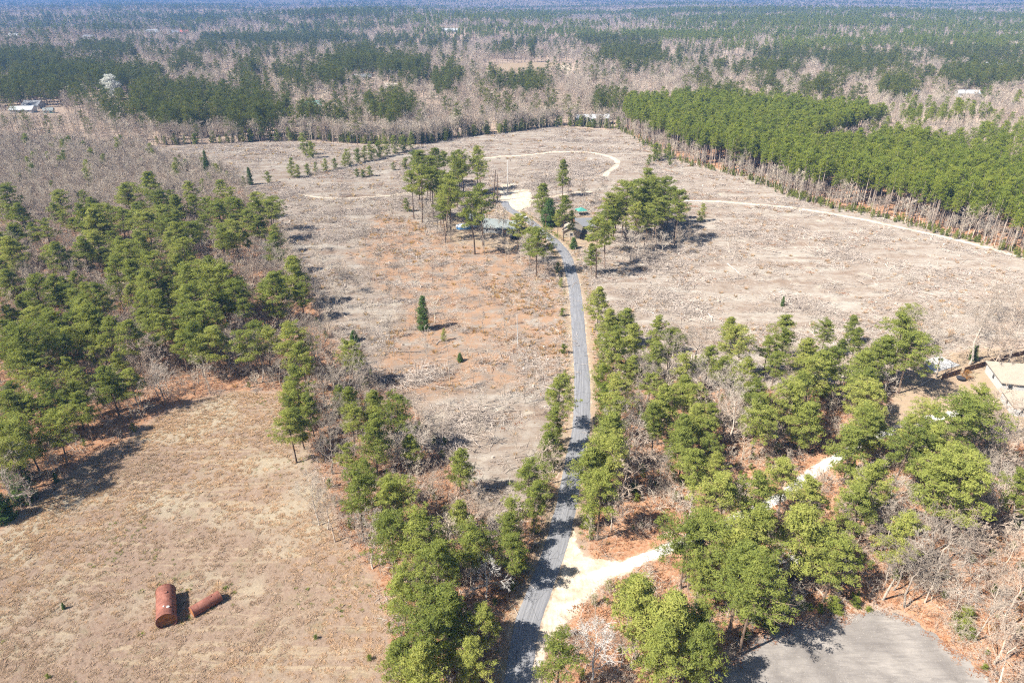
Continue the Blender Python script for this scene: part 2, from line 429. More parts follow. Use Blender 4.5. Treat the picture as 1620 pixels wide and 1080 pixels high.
rough = (vnoise(GP[:, 0], GP[:, 1], 2.3) - .5) * .5 + (vnoise(GP[:, 0], GP[:, 1], 6) - .5) * .9
GZ = GZ + flat * (1 - mask(GP, YARD_C, 5)) * (rough * (.55 * m_cut + .35 * m_wood) + m_field * ((vnoise(GP[:, 0], GP[:, 1], 2.0) - .5) * .28))
nx, ny = len(gx), len(gy)
idx = np.arange(nx * ny).reshape(ny, nx)
F = np.stack([idx[:-1, :-1], idx[:-1, 1:], idx[1:, 1:], idx[1:, :-1]], -1).reshape(-1, 4)
gm = mesh_np('ground', np.column_stack([GP, GZ]), F, 'ground', smooth=True)
for nm, ch in (('zone_a', (m_field, m_cut, m_wood)), ('zone_b', (m_yard, m_orange, m_sand))):
    a = gm.attributes.new(nm, 'FLOAT_COLOR', 'POINT')
    a.data.foreach_set('color', np.column_stack([*ch, np.ones(len(GP))]).astype(np.float32).ravel())
g = link('ground', gm); g['kind'] = 'structure'
GZ2 = GZ.reshape(ny, nx)
def ground_h(x, y):
    """height of the built ground sheet"""
    x, y = np.atleast_1d(np.asarray(x, float)), np.atleast_1d(np.asarray(y, float))
    i = np.clip(np.searchsorted(gx, x) - 1, 0, nx - 2); j = np.clip(np.searchsorted(gy, y) - 1, 0, ny - 2)
    u = np.clip((x - gx[i]) / (gx[i + 1] - gx[i]), 0, 1); v = np.clip((y - gy[j]) / (gy[j + 1] - gy[j]), 0, 1)
    return (GZ2[j, i] * (1 - u) + GZ2[j, i + 1] * u) * (1 - v) + (GZ2[j + 1, i] * (1 - u) + GZ2[j + 1, i + 1] * u) * v

# ------------------------------------------------------------------ road, driveway, gravel lot, trails
MAT['asphalt'], t = new_mat('asphalt')
uv = t.attr('along').outputs['Vector']
p = t.pos()
streak = t.noise(t.map(uv, (1.6, .035, 1)), 2.4, 4, .6)
speck = t.noise(p, 5.0, 4, .7)
patch = t.noise(p, .16, 4, .6)
c = t.ramp(streak, [(.3, (.115, .115, .122)), (.5, (.184, .184, .193)), (.72, (.267, .264, .269))])
c = t.mix(t.math('MULTIPLY', t.ramp(speck, [(.4, 0.0), (.7, 1.0)]), .5), c, (.248, .244, .247))
c = t.mix(t.ramp(patch, [(.55, 0.0), (.75, .35)]), c, (.110, .110, .116))
vor = t.node('ShaderNodeTexVoronoi', feature='DISTANCE_TO_EDGE'); t.put(vor.inputs['Vector'], t.map(uv, (.55, .16, 1))); vor.inputs['Scale'].default_value = 1.0
c = t.mix(t.ramp(vor.outputs['Distance'], [(0.0, .65), (.018, 0.0)]), c, (.07, .07, .07))
t.out(t.principled(c, .85, t.bump(speck, .2, .02), 0, .3))
MAT['white_gravel'], t = new_mat('white_gravel')
p = t.pos()
c = t.ramp(t.noise(p, 1.1, 6, .7), [(.3, (.331, .317, .294)), (.5, (.460, .446, .419)), (.7, (.589, .566, .524))])
c = t.mix(t.ramp(t.noise(p, .4, 4, .6), [(.52, 0.0), (.7, .6)]), c, (.570, .460, .340))
t.out(t.diffuse(c, t.bump(t.noise(p, 6, 4, .7), .5, .05)))
MAT['lot_gravel'], t = new_mat('lot_gravel')
p = t.pos()
c = t.ramp(t.noise(p, .16, 6, .62, .8), [(.3, (.145, .130, .118)), (.5, (.212, .192, .174)), (.72, (.289, .262, .235))])
c = t.mix(t.ramp(t.noise(t.map(p, (.25, 1.6, 1), (0, 0, R(38))), 1.0, 5, .65, .8), [(.46, 0.0), (.66, .6)]), c, (.135, .122, .113))
c = t.mix(t.ramp(t.noise(p, 4.5, 4, .75), [(.58, 0.0), (.72, .7)]), c, (.395, .356, .320))
t.out(t.diffuse(c, t.bump(t.noise(p, 4, 5, .7), .5, .06)))
MAT['pale_sand'], t = new_mat('pale_sand')
p = t.pos()
c = t.ramp(t.noise(p, .5, 6, .7), [(.3, (.30, .235, .165)), (.46, (.43, .355, .265)), (.6, (.53, .46, .365)), (.75, (.60, .54, .45))])
c = t.mix(t.ramp(t.noise(p, .33, 5, .65, .6), [(.52, 0.0), (.64, .75)]), c, (.42, .42, .40))
c = t.mix(t.ramp(t.noise(t.map(p, (2.2, .35, 1), (0, 0, R(28))), 1.0, 4, .6), [(.54, 0.0), (.66, .5)]), c, (.33, .265, .19))
c = t.mix(t.ramp(t.noise(p, 3.2, 4, .7), [(.60, 0.0), (.72, .6)]), c, (.27, .215, .155))
t.out(t.diffuse(c, t.bump(t.noise(p, 3, 4, .7), .5, .08)))

def ribbon(name, pts, w, mat, z, cross=6, wob=0.0, kind='structure'):
    pts = [Vector(p) for p in pts]; V = []; F = []; UV = []; s = 0.0
    for i, p in enumerate(pts):
        if i: s += (p - pts[i - 1]).length
        d = (pts[min(i + 1, len(pts) - 1)] - pts[max(i - 1, 0)]).normalized(); r = Vector((d.y, -d.x, 0))
        wl_ = w / 2 + wob * (random.random() - .5) * 2; wr_ = w / 2 + wob * (random.random() - .5) * 2
        for k in range(cross + 1):
            u = k / cross; off = -wl_ + (wl_ + wr_) * u
            q = p + r * off
            crown = .05 * (1 - (2 * u - 1) ** 2)
            V.append((q.x, q.y, z + crown if 0 < k < cross else -.12)); UV.append((off, s, 0))
    n = cross + 1
    for i in range(len(pts) - 1):
        for k in range(cross): F.append((i * n + k, i * n + k + 1, (i + 1) * n + k + 1, (i + 1) * n + k))
    me = mesh_np(name, V, np.array(F), mat)
    a = me.attributes.new('along', 'FLOAT_VECTOR', 'POINT'); a.data.foreach_set('vector', np.array(UV, np.float32).ravel())
    o = link(name, me); o['kind'] = kind
    return o
def patch_sheet(name, outline, mat, z, wob=.35, step=.8):
    pts = []
    n = len(outline)
    for i in range(n):
        a, b = Vector(outline[i]), Vector(outline[(i + 1) % n])
        k = max(1, int((b - a).length / step)); nrm = Vector((-(b - a).y, (b - a).x)).normalized()
        for j in range(k):
            pts.append(a.lerp(b, j / k) + nrm * random.uniform(-wob, wob))
    bm = bmesh.new()
    vs = [bm.verts.new((q.x, q.y, z)) for q in pts]
    f = bm.faces.new(vs)
    if f.normal.z < 0: f.normal_flip()
    r = bmesh.ops.extrude_edge_only(bm, edges=[e for e in bm.edges])
    for e in r['geom']:
        if isinstance(e, bmesh.types.BMVert): e.co.z = -.15
    bmesh.ops.triangulate(bm, faces=[q for q in bm.faces if len(q.verts) > 4])
    me = bpy.data.meshes.new(name); bm.to_mesh(me); bm.free(); me.materials.append(MAT[mat])
    o = link(name, me); o['kind'] = 'structure'
    return o
ribbon('road', ROAD, ROAD_W, 'asphalt', .03, 8, .10)
ribbon('driveway', DRIVE, 3.2, 'white_gravel', .02, 5, .35)
patch_sheet('gravel_lot', LOT, 'lot_gravel', .05, .45, .6)
patch_sheet('sandy_apron', APRON, 'pale_sand', .016, .30)
patch_sheet('sandy_clearing', SANDLOT, 'pale_sand', .05, .6)
for pts, w in TRAILS:
    ribbon('dirt_path', smooth_line([U(*q) for q in pts], 2.0), w, 'pale_sand', .06, 4, .4)

# ------------------------------------------------------------------ trees
def segs_mesh(S, name, mat, sides=3):
    """tapered twigs: S rows of p0(3) p1(3) r0 r1"""
    S = np.asarray(S, np.float32)
    p0, p1, r0, r1 = S[:, 0:3], S[:, 3:6], S[:, 6:7], S[:, 7:8]
    d = p1 - p0; d /= np.linalg.norm(d, axis=1, keepdims=True) + 1e-9
    up = np.where(np.abs(d[:, 2:3]) < .9, np.array([[0, 0, 1.]]), np.array([[0, 1., 0]]))
    a = np.cross(d, up); a /= np.linalg.norm(a, axis=1, keepdims=True) + 1e-9
    b = np.cross(a, d)
    V = []
    for k in range(sides):
        an = 2 * math.pi * k / sides
        o = a * math.cos(an) + b * math.sin(an)
        V.append(p0 + o * r0)
    for k in range(sides):
        an = 2 * math.pi * k / sides
        o = a * math.cos(an) + b * math.sin(an)
        V.append(p1 + o * r1)
    V = np.stack(V, 1); n = len(S)
    base = (np.arange(n) * sides * 2)[:, None]
    F = np.concatenate([base + np.array([[k, (k + 1) % sides, sides + (k + 1) % sides, sides + k]]) for k in range(sides)])
    return mesh_np(name, V.reshape(-1, 3), F, mat)
def clump_mesh(name, centers, radii, n, size, mat, rs, flat=.7, up=.25, extra=None):
    """needle tufts: small triangles lying over each clump's surface"""
    c = np.repeat(np.asarray(centers), n, 0); r = np.repeat(np.asarray(radii), n)[:, None]
    m = len(c)
    d = rs.normal(size=(m, 3)); d[:, 2] += up; d /= np.linalg.norm(d, axis=1, keepdims=True)
    pos = c + d * r * rs.uniform(.55, 1.12, (m, 1)) * np.array([1, 1, flat])
    nrm = d + rs.normal(size=(m, 3)) * .38; nrm /= np.linalg.norm(nrm, axis=1, keepdims=True)
    ref = rs.normal(size=(m, 3))
    a = np.cross(nrm, ref); a /= np.linalg.norm(a, axis=1, keepdims=True) + 1e-9
    b = np.cross(nrm, a)
    L = rs.uniform(.7, 1.3, (m, 1)) * size; W = L * rs.uniform(.22, .42, (m, 1))
    V = np.stack([pos - a * L * .5 - b * W * .5, pos - a * L * .3 + b * W * .5, pos + a * L * .6], 1).reshape(-1, 3)
    F = np.arange(m * 3).reshape(-1, 3)
    ct = rs.random(len(centers)); tint = np.repeat(np.repeat(ct, n) * .55 + rs.random(m) * .45, 3)
    return mesh_np(name, V, F, mat, tint)

def make_pine(seed, H=20., base=.45, rad=3.6, nb=58, per=44, size=.48, mat='pine_needles', lean=.4, ragged=.25, cr=(.5, .92), far=False, top_sharp=.62):
    rs = np.random.default_rng(seed)
    k = 9
    bend = np.cumsum(rs.normal(size=(k, 2)) * .10 * lean, 0) + np.outer(np.linspace(0, 1, k) ** 1.3, rs.normal(size=2) * lean)
    zs = np.linspace(-.3, H * .97, k)
    tr = [(bend[i, 0], bend[i, 1], zs[i]) for i in range(k)]
    r0 = H * .0125
    rads = [max(.035, r0 * (1 - (i / (k - 1)) ** 1.2 * .85)) for i in range(k)]; rads[0] *= 1.3
    tx = lambda z: (np.interp(z, zs, bend[:, 0]), np.interp(z, zs, bend[:, 1]))
    tm = MB().tube(tr, rads, 4 if far else 7)
    trunk_segs, cen, cr_l = [], [], []
    az0, asym = rs.uniform(0, 6.28), rs.uniform(.05, .32)
    if not far and base > .25:
        for j in range(7):                      # dead limbs below the crown
            z = H * base * rs.uniform(.45, 1.0); a_ = rs.uniform(0, 6.28); l_ = rs.uniform(.6, 2.0); x0, y0 = tx(z)
            trunk_segs.append((x0, y0, z, x0 + math.cos(a_) * l_, y0 + math.sin(a_) * l_, z + rs.uniform(-.3, .4), .035, .012))
    for i in range(nb):
        u = (i + rs.random()) / nb
        z = H * (base + (1 - base) * u * .97)
        prof = (1 - u) ** top_sharp * (.55 + .45 * min(1, u / .22)) + .07
        Lb = rad * prof * rs.uniform(1 - ragged * 1.6, 1 + ragged * .7)
        az = i * 2.4 + rs.normal() * .5
        Lb *= 1 + (0 if far else asym) * math.cos(az - az0)
        if not far and rs.random() < .10: Lb *= .45
        el = -.10 + .75 * u + rs.normal() * .14
        x0, y0 = tx(z)
        d = np.array([math.cos(az) * math.cos(el), math.sin(az) * math.cos(el), math.sin(el)])
        p0 = np.array([x0, y0, z]); p1 = p0 + d * Lb * .6; p2 = p0 + d * Lb + np.array([0, 0, .10 * Lb])
        th = .022 + .014 * Lb
        if not far: trunk_segs += [(*p0, *p1, th * 1.1, th * .7), (*p1, *p2, th * .7, .012)]
        side = np.array([-math.sin(az), math.cos(az), 0])
        fr = [1.0] if Lb < 1.1 else ([.62, 1.0] if far else [.42, .72, 1.0])
        for f in fr:
            q = p0 + (p2 - p0) * f
            w = Lb * .26 * f
            if far or f < .5:
                cen.append(q + rs.normal(size=3) * .2); cr_l.append(rs.uniform(*cr))
            else:
                for sgn in (-1, 1):
                    cc = q + side * sgn * w * rs.uniform(.6, 1.2) + rs.normal(size=3) * .18
                    cen.append(cc); cr_l.append(rs.uniform(*cr) * (1.0 if rs.random() < .75 else 1.3))
                    trunk_segs.append((*(p0 + (p2 - p0) * max(.3, f - .25)), *cc, .02, .01))
    x0, y0 = tx(H * .97)
    for j in range(2 if far else 4): cen.append(np.array([x0, y0, H * (.96 + .012 * j)]) + rs.normal(size=3) * .2); cr_l.append(rs.uniform(*cr) * .8)
    crown = clump_mesh('crown', cen, cr_l, per, size, mat, rs, flat=.58)
    bark = 'planted_bark' if mat == 'plantation_needles' else 'pine_bark'
    trunk = tm.mesh('trunk', bark)
    br = segs_mesh(trunk_segs, 'branches', bark) if trunk_segs else None
    return trunk, br, crown
def join_meshes(name, meshes):
    """several meshes in one, materials and tints kept"""
    V, F, T, MI, mats, base = [], [], [], [], [], 0
    for m in meshes:
        n = len(m.vertices); co = np.empty(n * 3, np.float32); m.vertices.foreach_get('co', co)
        m.calc_loop_triangles(); k = len(m.loop_triangles); tri = np.empty(k * 3, np.int32); m.loop_triangles.foreach_get('vertices', tri)
        t_ = np.full(n, .5, np.float32)
        if 'tint' in m.attributes: m.attributes['tint'].data.foreach_get('value', t_)
        if m.materials[0] not in mats: mats.append(m.materials[0])
        V.append(co.reshape(-1, 3)); F.append(tri.reshape(-1, 3) + base); T.append(t_); MI.append(np.full(k, mats.index(m.materials[0]), np.int32)); base += n
    me = mesh_np(name, np.concatenate(V), np.concatenate(F), mats[0], np.concatenate(T))
    for mt in mats[1:]: me.materials.append(mt)
    me.polygons.foreach_set('material_index', np.concatenate(MI))
    return me

def make_bare(seed, H=14., spread=.42, limbs=11, subs=5, twigs=4, fine=3, r0=.20, base=.28, mat='grey_bark', tw=.030, lean=.3, up=.75):
    rs = np.random.default_rng(seed)
    S = []
    k = 8
    path = np.zeros((k, 3)); path[:, 2] = np.linspace(-.2, H * .8, k)
    path[:, :2] = np.cumsum(rs.normal(size=(k, 2)) * H * .012 * (1 + lean), 0)
    tr_r = r0 * (1 - np.linspace(0, 1, k) ** 1.1 * .8)
    def rot_dir(d, ang, rs):
        v = rs.normal(size=3); v -= d * (v @ d); v /= np.linalg.norm(v) + 1e-9
        o = d * math.cos(ang) + v * math.sin(ang)
        return o / np.linalg.norm(o)
    def grow(p, d, L, r, level):
        n = 3 if level < 2 else 2
        q = p.copy(); dd = d.copy(); pts = [q.copy()]
        for i in range(n):
            dd = dd + rs.normal(size=3) * .16 + np.array([0, 0, .10 if level < 3 else .03]); dd /= np.linalg.norm(dd)
            q2 = q + dd * L / n
            ra = r * (1 - i / n * .6); rb = r * (1 - (i + 1) / n * .6)
            S.append((*q, *q2, max(ra, tw * .7), max(rb, tw * .55))); q = q2; pts.append(q.copy())
        cnt = (subs, twigs, fine, 0)[level - 1] if level <= 4 else 0
        for j in range(cnt):
            f = rs.uniform(.3, 1.0); g = f * n; i = min(int(g), n - 1)
            pp = pts[i] + (pts[i + 1] - pts[i]) * (g - i)
            grow(pp, rot_dir(dd, rs.uniform(.45, .95), rs), L * rs.uniform(.42, .66), r * .5, level + 1)
    for j in range(limbs):
        u = base + (1 - base) * (j + rs.random()) / limbs
        i = min(int(u * (k - 1)), k - 2); f = u * (k - 1) - i
        p = path[i] + (path[i + 1] - path[i]) * f
        az = j * 2.4 + rs.normal() * .4
        e = up * (.55 + .45 * u)
        d = np.array([math.cos(az) * math.cos(e), math.sin(az) * math.cos(e), math.sin(e)])
        grow(p, d, H * spread * (1.05 - .55 * u) * rs.uniform(.75, 1.15), tr_r[i] * .5, 1)
    trunk = MB().tube([tuple(q) for q in path], [float(x) for x in tr_r], 6).mesh('trunk', mat)
    crown = segs_mesh(S, 'crown', mat)
    return trunk, crown

PINES = []
specs = [dict(H=20, base=.46, rad=4.9, nb=36, top_sharp=.5), dict(H=19, base=.40, rad=4.4, nb=34, ragged=.4, top_sharp=.5), dict(H=23, base=.58, rad=4.6, nb=32, lean=.8, top_sharp=.42),
         dict(H=17, base=.34, rad=3.8, nb=38, top_sharp=.68), dict(H=20, base=.48, rad=4.2, nb=27, ragged=.5, lean=.9, top_sharp=.5), dict(H=18, base=.46, rad=5.4, nb=36, top_sharp=.42),
         dict(H=22, base=.60, rad=4.9, nb=32, top_sharp=.36), dict(H=15, base=.26, rad=3.7, nb=38, top_sharp=.65)]
PINE_LOOK = ['full-crowned', 'shaggy', 'tall bare-stemmed', 'pointed bushy', 'open ragged', 'broad spreading', 'flat-topped', 'low-branched bushy']
for i, s in enumerate(specs):
    tr_, br_, cr_ = make_pine(100 + i, **s); PINES.append((tr_, br_, cr_, s['H']))
BARE = []
bspecs = [dict(H=16, spread=.42), dict(H=18, spread=.34, limbs=12, up=1.0), dict(H=13, spread=.5, limbs=9), dict(H=15, spread=.38, mat='red_twigs'), dict(H=11, spread=.45, limbs=10, base=.15, mat='red_twigs'),
          dict(H=14, spread=.40, mat='white_bark', limbs=12, fine=3), dict(H=17, spread=.5, limbs=10, r0=.30, subs=6), dict(H=16, spread=.4, tw=.06, fine=2), dict(H=18, spread=.32, tw=.06, fine=2, up=1.0)]
BARE_LOOK = ['round-headed', 'tall narrow', 'low spreading', 'reddish', 'bushy reddish', 'whitish', 'big heavy-limbed', 'pale rounded', 'pale upright']
for i, s in enumerate(bspecs):
    tr_, cr_ = make_bare(300 + i, **s); BARE.append((tr_, cr_, s['H']))
SAPL = []
for i in range(5):
    tr_, cr_ = make_bare(340 + i, H=9, spread=.16 + .03 * i, limbs=7 + i, subs=3, twigs=2, fine=0, r0=.085, base=.35, tw=.032, up=1.0, mat='grey_bark')
    SAPL.append((tr_, cr_, 9.0))

def scatter(outline, n, clear=3.0, seed=0, weight=None):
    rs = np.random.default_rng(seed)
    lo, hi = outline.min(0), outline.max(0)
    out = []
    got = 0
    while got < n:
        P = rs.uniform(lo, hi, (max(2000, n * 3), 2))
        P = P[inside(P, outline)]
        if weight is not None: P = P[rs.random(len(P)) < weight(P)]
        if len(P):
            P = P[(seg_dist(P, ROAD2, False) > clear) & (seg_dist(P, DRIVE2, False) > 1.9)]
            for tp, tw_ in TRAILS2: P = P[seg_dist(P, tp, False) > tw_ / 2 + .9]
            P = P[~inside(P, LOT) & ~inside(P, SANDLOT) & ~inside(P, APRON)]
        out.append(P); got += len(P)
    return np.concatenate(out)[:n]
ZONED = {}          # what has been planted where, for the labels
def plant(kind, zone, protos, i, pos, h, rz=None, tilt=0.0, wide=1.0):
    pr = protos[i]
    H = pr[-1]; s = h / H
    e = empty(kind, (pos[0], pos[1], float(ground_h(pos[0], pos[1])[0]) - .05), random.uniform(0, 6.28) if rz is None else rz, (s * wide, s * wide, s))
    e.rotation_euler[0] = tilt * random.uniform(-1, 1); e.rotation_euler[1] = tilt * random.uniform(-1, 1)
    tr_ = link('trunk', pr[0], e)
    cr_ = link('crown', pr[-2], e)
    if len(pr) == 4 and pr[1] is not None: link('branches', pr[1], tr_)['kind'] = 'stuff'
    ZONED.setdefault((kind, zone), []).append((e, i, h))
    return e
ORD = 'first second third fourth fifth sixth seventh eighth ninth tenth eleventh twelfth thirteenth fourteenth fifteenth sixteenth seventeenth eighteenth'.split()

def crowns(x0, y0, s, pts): return [(x0 + a / s, y0 + b / s) for a, b in pts]
S1 = 3.856
PINE_SPOTS = [
 ('the left wood', 15, crowns(0, 280, S1, [(60, 220), (100, 370), (30, 400), (200, 330), (275, 320), (440, 300), (540, 250), (600, 290), (730, 270), (850, 210), (980, 150), (1000, 250), (890, 300), (60, 480), (370, 500),
   (580, 430), (640, 500), (700, 560), (760, 640), (870, 430), (930, 540), (740, 440), (20, 600), (60, 660), (210, 700), (400, 690), (170, 800), (230, 870), (70, 860), (520, 790), (620, 730), (800, 720), (560, 890), (440, 900), (650, 960),
   (340, 900), (870, 790), (890, 870), (930, 670), (1020, 680), (100, 1040), (30, 950), (250, 1010), (420, 1010), (920, 940)])
  + crowns(240, 280, S1, [(60, 150), (70, 240), (150, 150), (260, 170), (330, 190), (420, 90), (470, 120), (420, 180), (520, 200), (640, 210), (480, 290), (600, 260), (650, 310), (430, 390), (580, 380), (740, 340), (760, 440), (200, 330),
   (320, 280), (150, 370), (230, 360), (190, 490), (370, 570), (430, 640), (200, 640), (100, 660), (340, 680), (530, 710), (790, 640), (770, 720), (830, 780), (690, 710), (910, 710), (240, 760), (330, 820), (60, 800), (250, 880), (180, 950), (270, 940), (180, 1020),
   (640, 960), (690, 1000), (600, 1030), (920, 1050), (560, 820)])
  + crowns(0, 540, S1, [(110, 60), (60, 130), (140, 170), (250, 130), (420, 60), (420, 160), (500, 230), (230, 230), (300, 300), (60, 330), (60, 400), (200, 420), (350, 420), (440, 330), (500, 400), (340, 540), (440, 520), (100, 530), (100, 600), (40, 640), (170, 590),
   (720, 150), (690, 250), (800, 250), (30, 480)])),
 ('the field-side strip', 13, crowns(400, 540, S1, [(300, 100), (600, 90), (280, 260), (220, 330), (210, 400), (350, 420), (290, 500), (230, 520), (530, 350), (600, 380), (600, 480), (650, 350), (750, 410), (860, 430), (560, 700), (540, 770), (650, 800), (740, 600), (970, 650),
   (640, 920), (700, 980), (860, 900), (830, 980)])
  + crowns(560, 780, 3.6, [(60, 90), (170, 60), (200, 210), (350, 230), (340, 320), (590, 150), (660, 290), (900, 100), (960, 60), (880, 220), (960, 250), (880, 330), (850, 420), (870, 560), (470, 420), (450, 500), (280, 560), (240, 680), (340, 640), (560, 540), (450, 620),
   (540, 720), (740, 740), (790, 680), (720, 830), (430, 850), (300, 870), (270, 950), (380, 930), (470, 890), (400, 1020), (520, 1020), (660, 960), (700, 1020), (740, 960)])
  + [(877, 667), (867, 707), (883, 622), (837, 750), (845, 790), (725, 740), (700, 730)]),
 ('the right roadside wood', 13.5, crowns(900, 480, S1, [(230, 130), (350, 130), (545, 150), (390, 230), (250, 230), (300, 280), (230, 330), (390, 400), (280, 540), (500, 490), (540, 330), (620, 240), (690, 230), (700, 370), (690, 520), (770, 560), (290, 660), (560, 640), (620, 590), (530, 700),
   (270, 820), (250, 900), (330, 900), (130, 1010), (300, 1000), (880, 680), (760, 720), (690, 800), (830, 790), (860, 880), (920, 840), (700, 900), (640, 960), (780, 1000), (900, 980), (970, 160), (1010, 230), (850, 330), (940, 400), (920, 300)])
  + crowns(1130, 480, S1, [(130, 230), (90, 310), (440, 150), (420, 240), (330, 270), (680, 170), (830, 140), (860, 230), (760, 300), (700, 360), (560, 340), (380, 360), (300, 330), (210, 440), (600, 440), (520, 480), (630, 520), (540, 540), (430, 600),
   (640, 420), (240, 550), (240, 620), (300, 650), (260, 720), (240, 800), (490, 700), (470, 780), (550, 730), (470, 900), (890, 420), (950, 490), (970, 340), (1020, 330), (910, 580), (860, 690), (800, 760), (950, 740), (840, 900), (400, 1030)])
  + crowns(840, 760, 3.373, [(370, 60), (340, 180), (460, 300), (600, 380), (560, 300), (660, 230), (760, 170), (900, 60), (980, 100), (930, 260), (830, 330), (960, 340), (850, 430), (900, 500), (470, 540), (530, 600), (610, 610), (560, 680), (450, 750), (540, 850), (200, 900), (150, 970), (90, 1040), (230, 1000),
   (740, 800), (700, 900), (820, 850), (900, 740), (970, 800), (900, 930), (980, 560)])),
 ('the gravel-lot wood', 16, crowns(1350, 600, S1, [(60, 50), (70, 130), (270, 80), (240, 180), (60, 290), (340, 220), (530, 170), (460, 240), (600, 280), (690, 240), (720, 60), (760, 140), (350, 330), (300, 410), (470, 430), (560, 470), (650, 450), (430, 520), (620, 560), (690, 540),
   (500, 620), (600, 680), (700, 650), (470, 750), (580, 780), (650, 760), (500, 850), (70, 640), (120, 600), (60, 780), (280, 950), (320, 1000), (1010, 660)])
  + crowns(1130, 740, S1, [(80, 180), (70, 270), (60, 420), (130, 480), (60, 560), (130, 620), (150, 700), (230, 740), (440, 60), (350, 100), (280, 180), (500, 130), (560, 190), (330, 310), (270, 400), (620, 340), (550, 420), (680, 420), (730, 560), (900, 130), (960, 80), (820, 210), (930, 260), (1030, 480), (50, 870)])
  + [(1437, 505), (1432, 530), (1440, 555)]),
 ('the pool clump', 21, crowns(640, 220, 6.0, [(160, 260), (210, 330), (150, 400), (370, 200), (440, 230), (550, 220), (690, 200), (400, 420), (420, 500), (360, 560), (400, 620), (740, 600), (270, 270), (560, 300), (330, 420)])),
 ('the cutover clump', 20, crowns(930, 240, 6.0, [(200, 540), (340, 560), (560, 300), (640, 350), (740, 370), (820, 430), (850, 510), (520, 420), (470, 480), (560, 500), (640, 560), (720, 540), (500, 590), (580, 620), (180, 780), (440, 390), (260, 600)])),
 ('the house yards', 15, [(890, 322), (883, 350), (937, 405), (818, 358), (828, 363), (839, 375), (850, 385), (975, 330), (985, 345)]),
]
placed = np.zeros((0, 2))
OPENINGS = [(1296, 716, 1342, 742), (1030, 856, 1060, 868), (960, 886, 990, 900), (1415, 612, 1480, 640), (1465, 565, 1545, 600), (1560, 580, 1620, 625), (1240, 1005, 1480, 1080), (1300, 945, 1410, 1000)]
OPENINGS += [(1150, 1045, 1300, 1080), (885, 900, 955, 950), (868, 955, 905, 1010)]
def hides_opening(q, h, rad):
    x, y = PX(q.x, q.y, h * .72); y1 = PX(q.x, q.y, h)[1]; rp = (PX(q.x + rad, q.y, h * .72)[0] - x) * .6
    return any(x0 - rp < x < x1 + rp and y1 < yb and y + rp * .8 > ya for x0, ya, x1, yb in OPENINGS)
for zone, h0, spots in PINE_SPOTS:
    if zone == 'the left wood': spots = spots + [(a + random.uniform(-30, 30), b + random.uniform(-22, 22)) for a, b in spots if random.random() < .45]
    if zone == 'the left wood': spots = spots + [PX(x, y, 10.5) for x, y in scatter(LWOODS, 75, 3, 99)]
    if 'clump' in zone: spots = spots + [(a + random.uniform(-14, 14), b + random.uniform(-3, 16)) for a, b in spots]
    for (cx, cy_) in spots:
        h = h0 * random.uniform(.68, 1.2)
        i = random.choice([0, 1, 2, 3, 4, 5, 5, 0, 1, 7])
        if zone == 'the left wood' and cy_ > 560: h *= .86
        if zone == 'the left wood' and not inside(np.array([list(U(cx, cy_, h * .7)[:2])]), LWOODS)[0]: continue
        if zone in ('the field-side strip', 'the right roadside wood'):
            i = random.choice([0, 1, 3, 4, 5, 7, 7, 3])
        if 'clump' in zone: i = random.choice([0, 2, 6, 2, 6, 4])
        frac = .72 if i not in (3, 7) else .6
        q = U(cx, cy_, h * frac)
        P1 = np.array([[q.x, q.y]])
        if len(placed) and np.hypot(*(placed - P1).T).min() < (3.3 if 'left' in zone else 2.2 if 'clump' in zone else 3.7): continue
        if seg_dist(P1, ROAD2, False)[0] < 3.6 or seg_dist(P1, DRIVE2, False)[0] < 2.3: continue
        if hides_opening(q, h, h * .2): continue
        placed = np.vstack([placed, P1])
        plant('pine_tree', zone, PINES, i, q, h, tilt=.05, wide=random.uniform(1.02, 1.36) if zone not in ('the left wood', 'the pool clump', 'the cutover clump') else random.uniform(1.12, 1.45) if zone == 'the left wood' else random.uniform(.95, 1.2))
print('pines', len(placed))

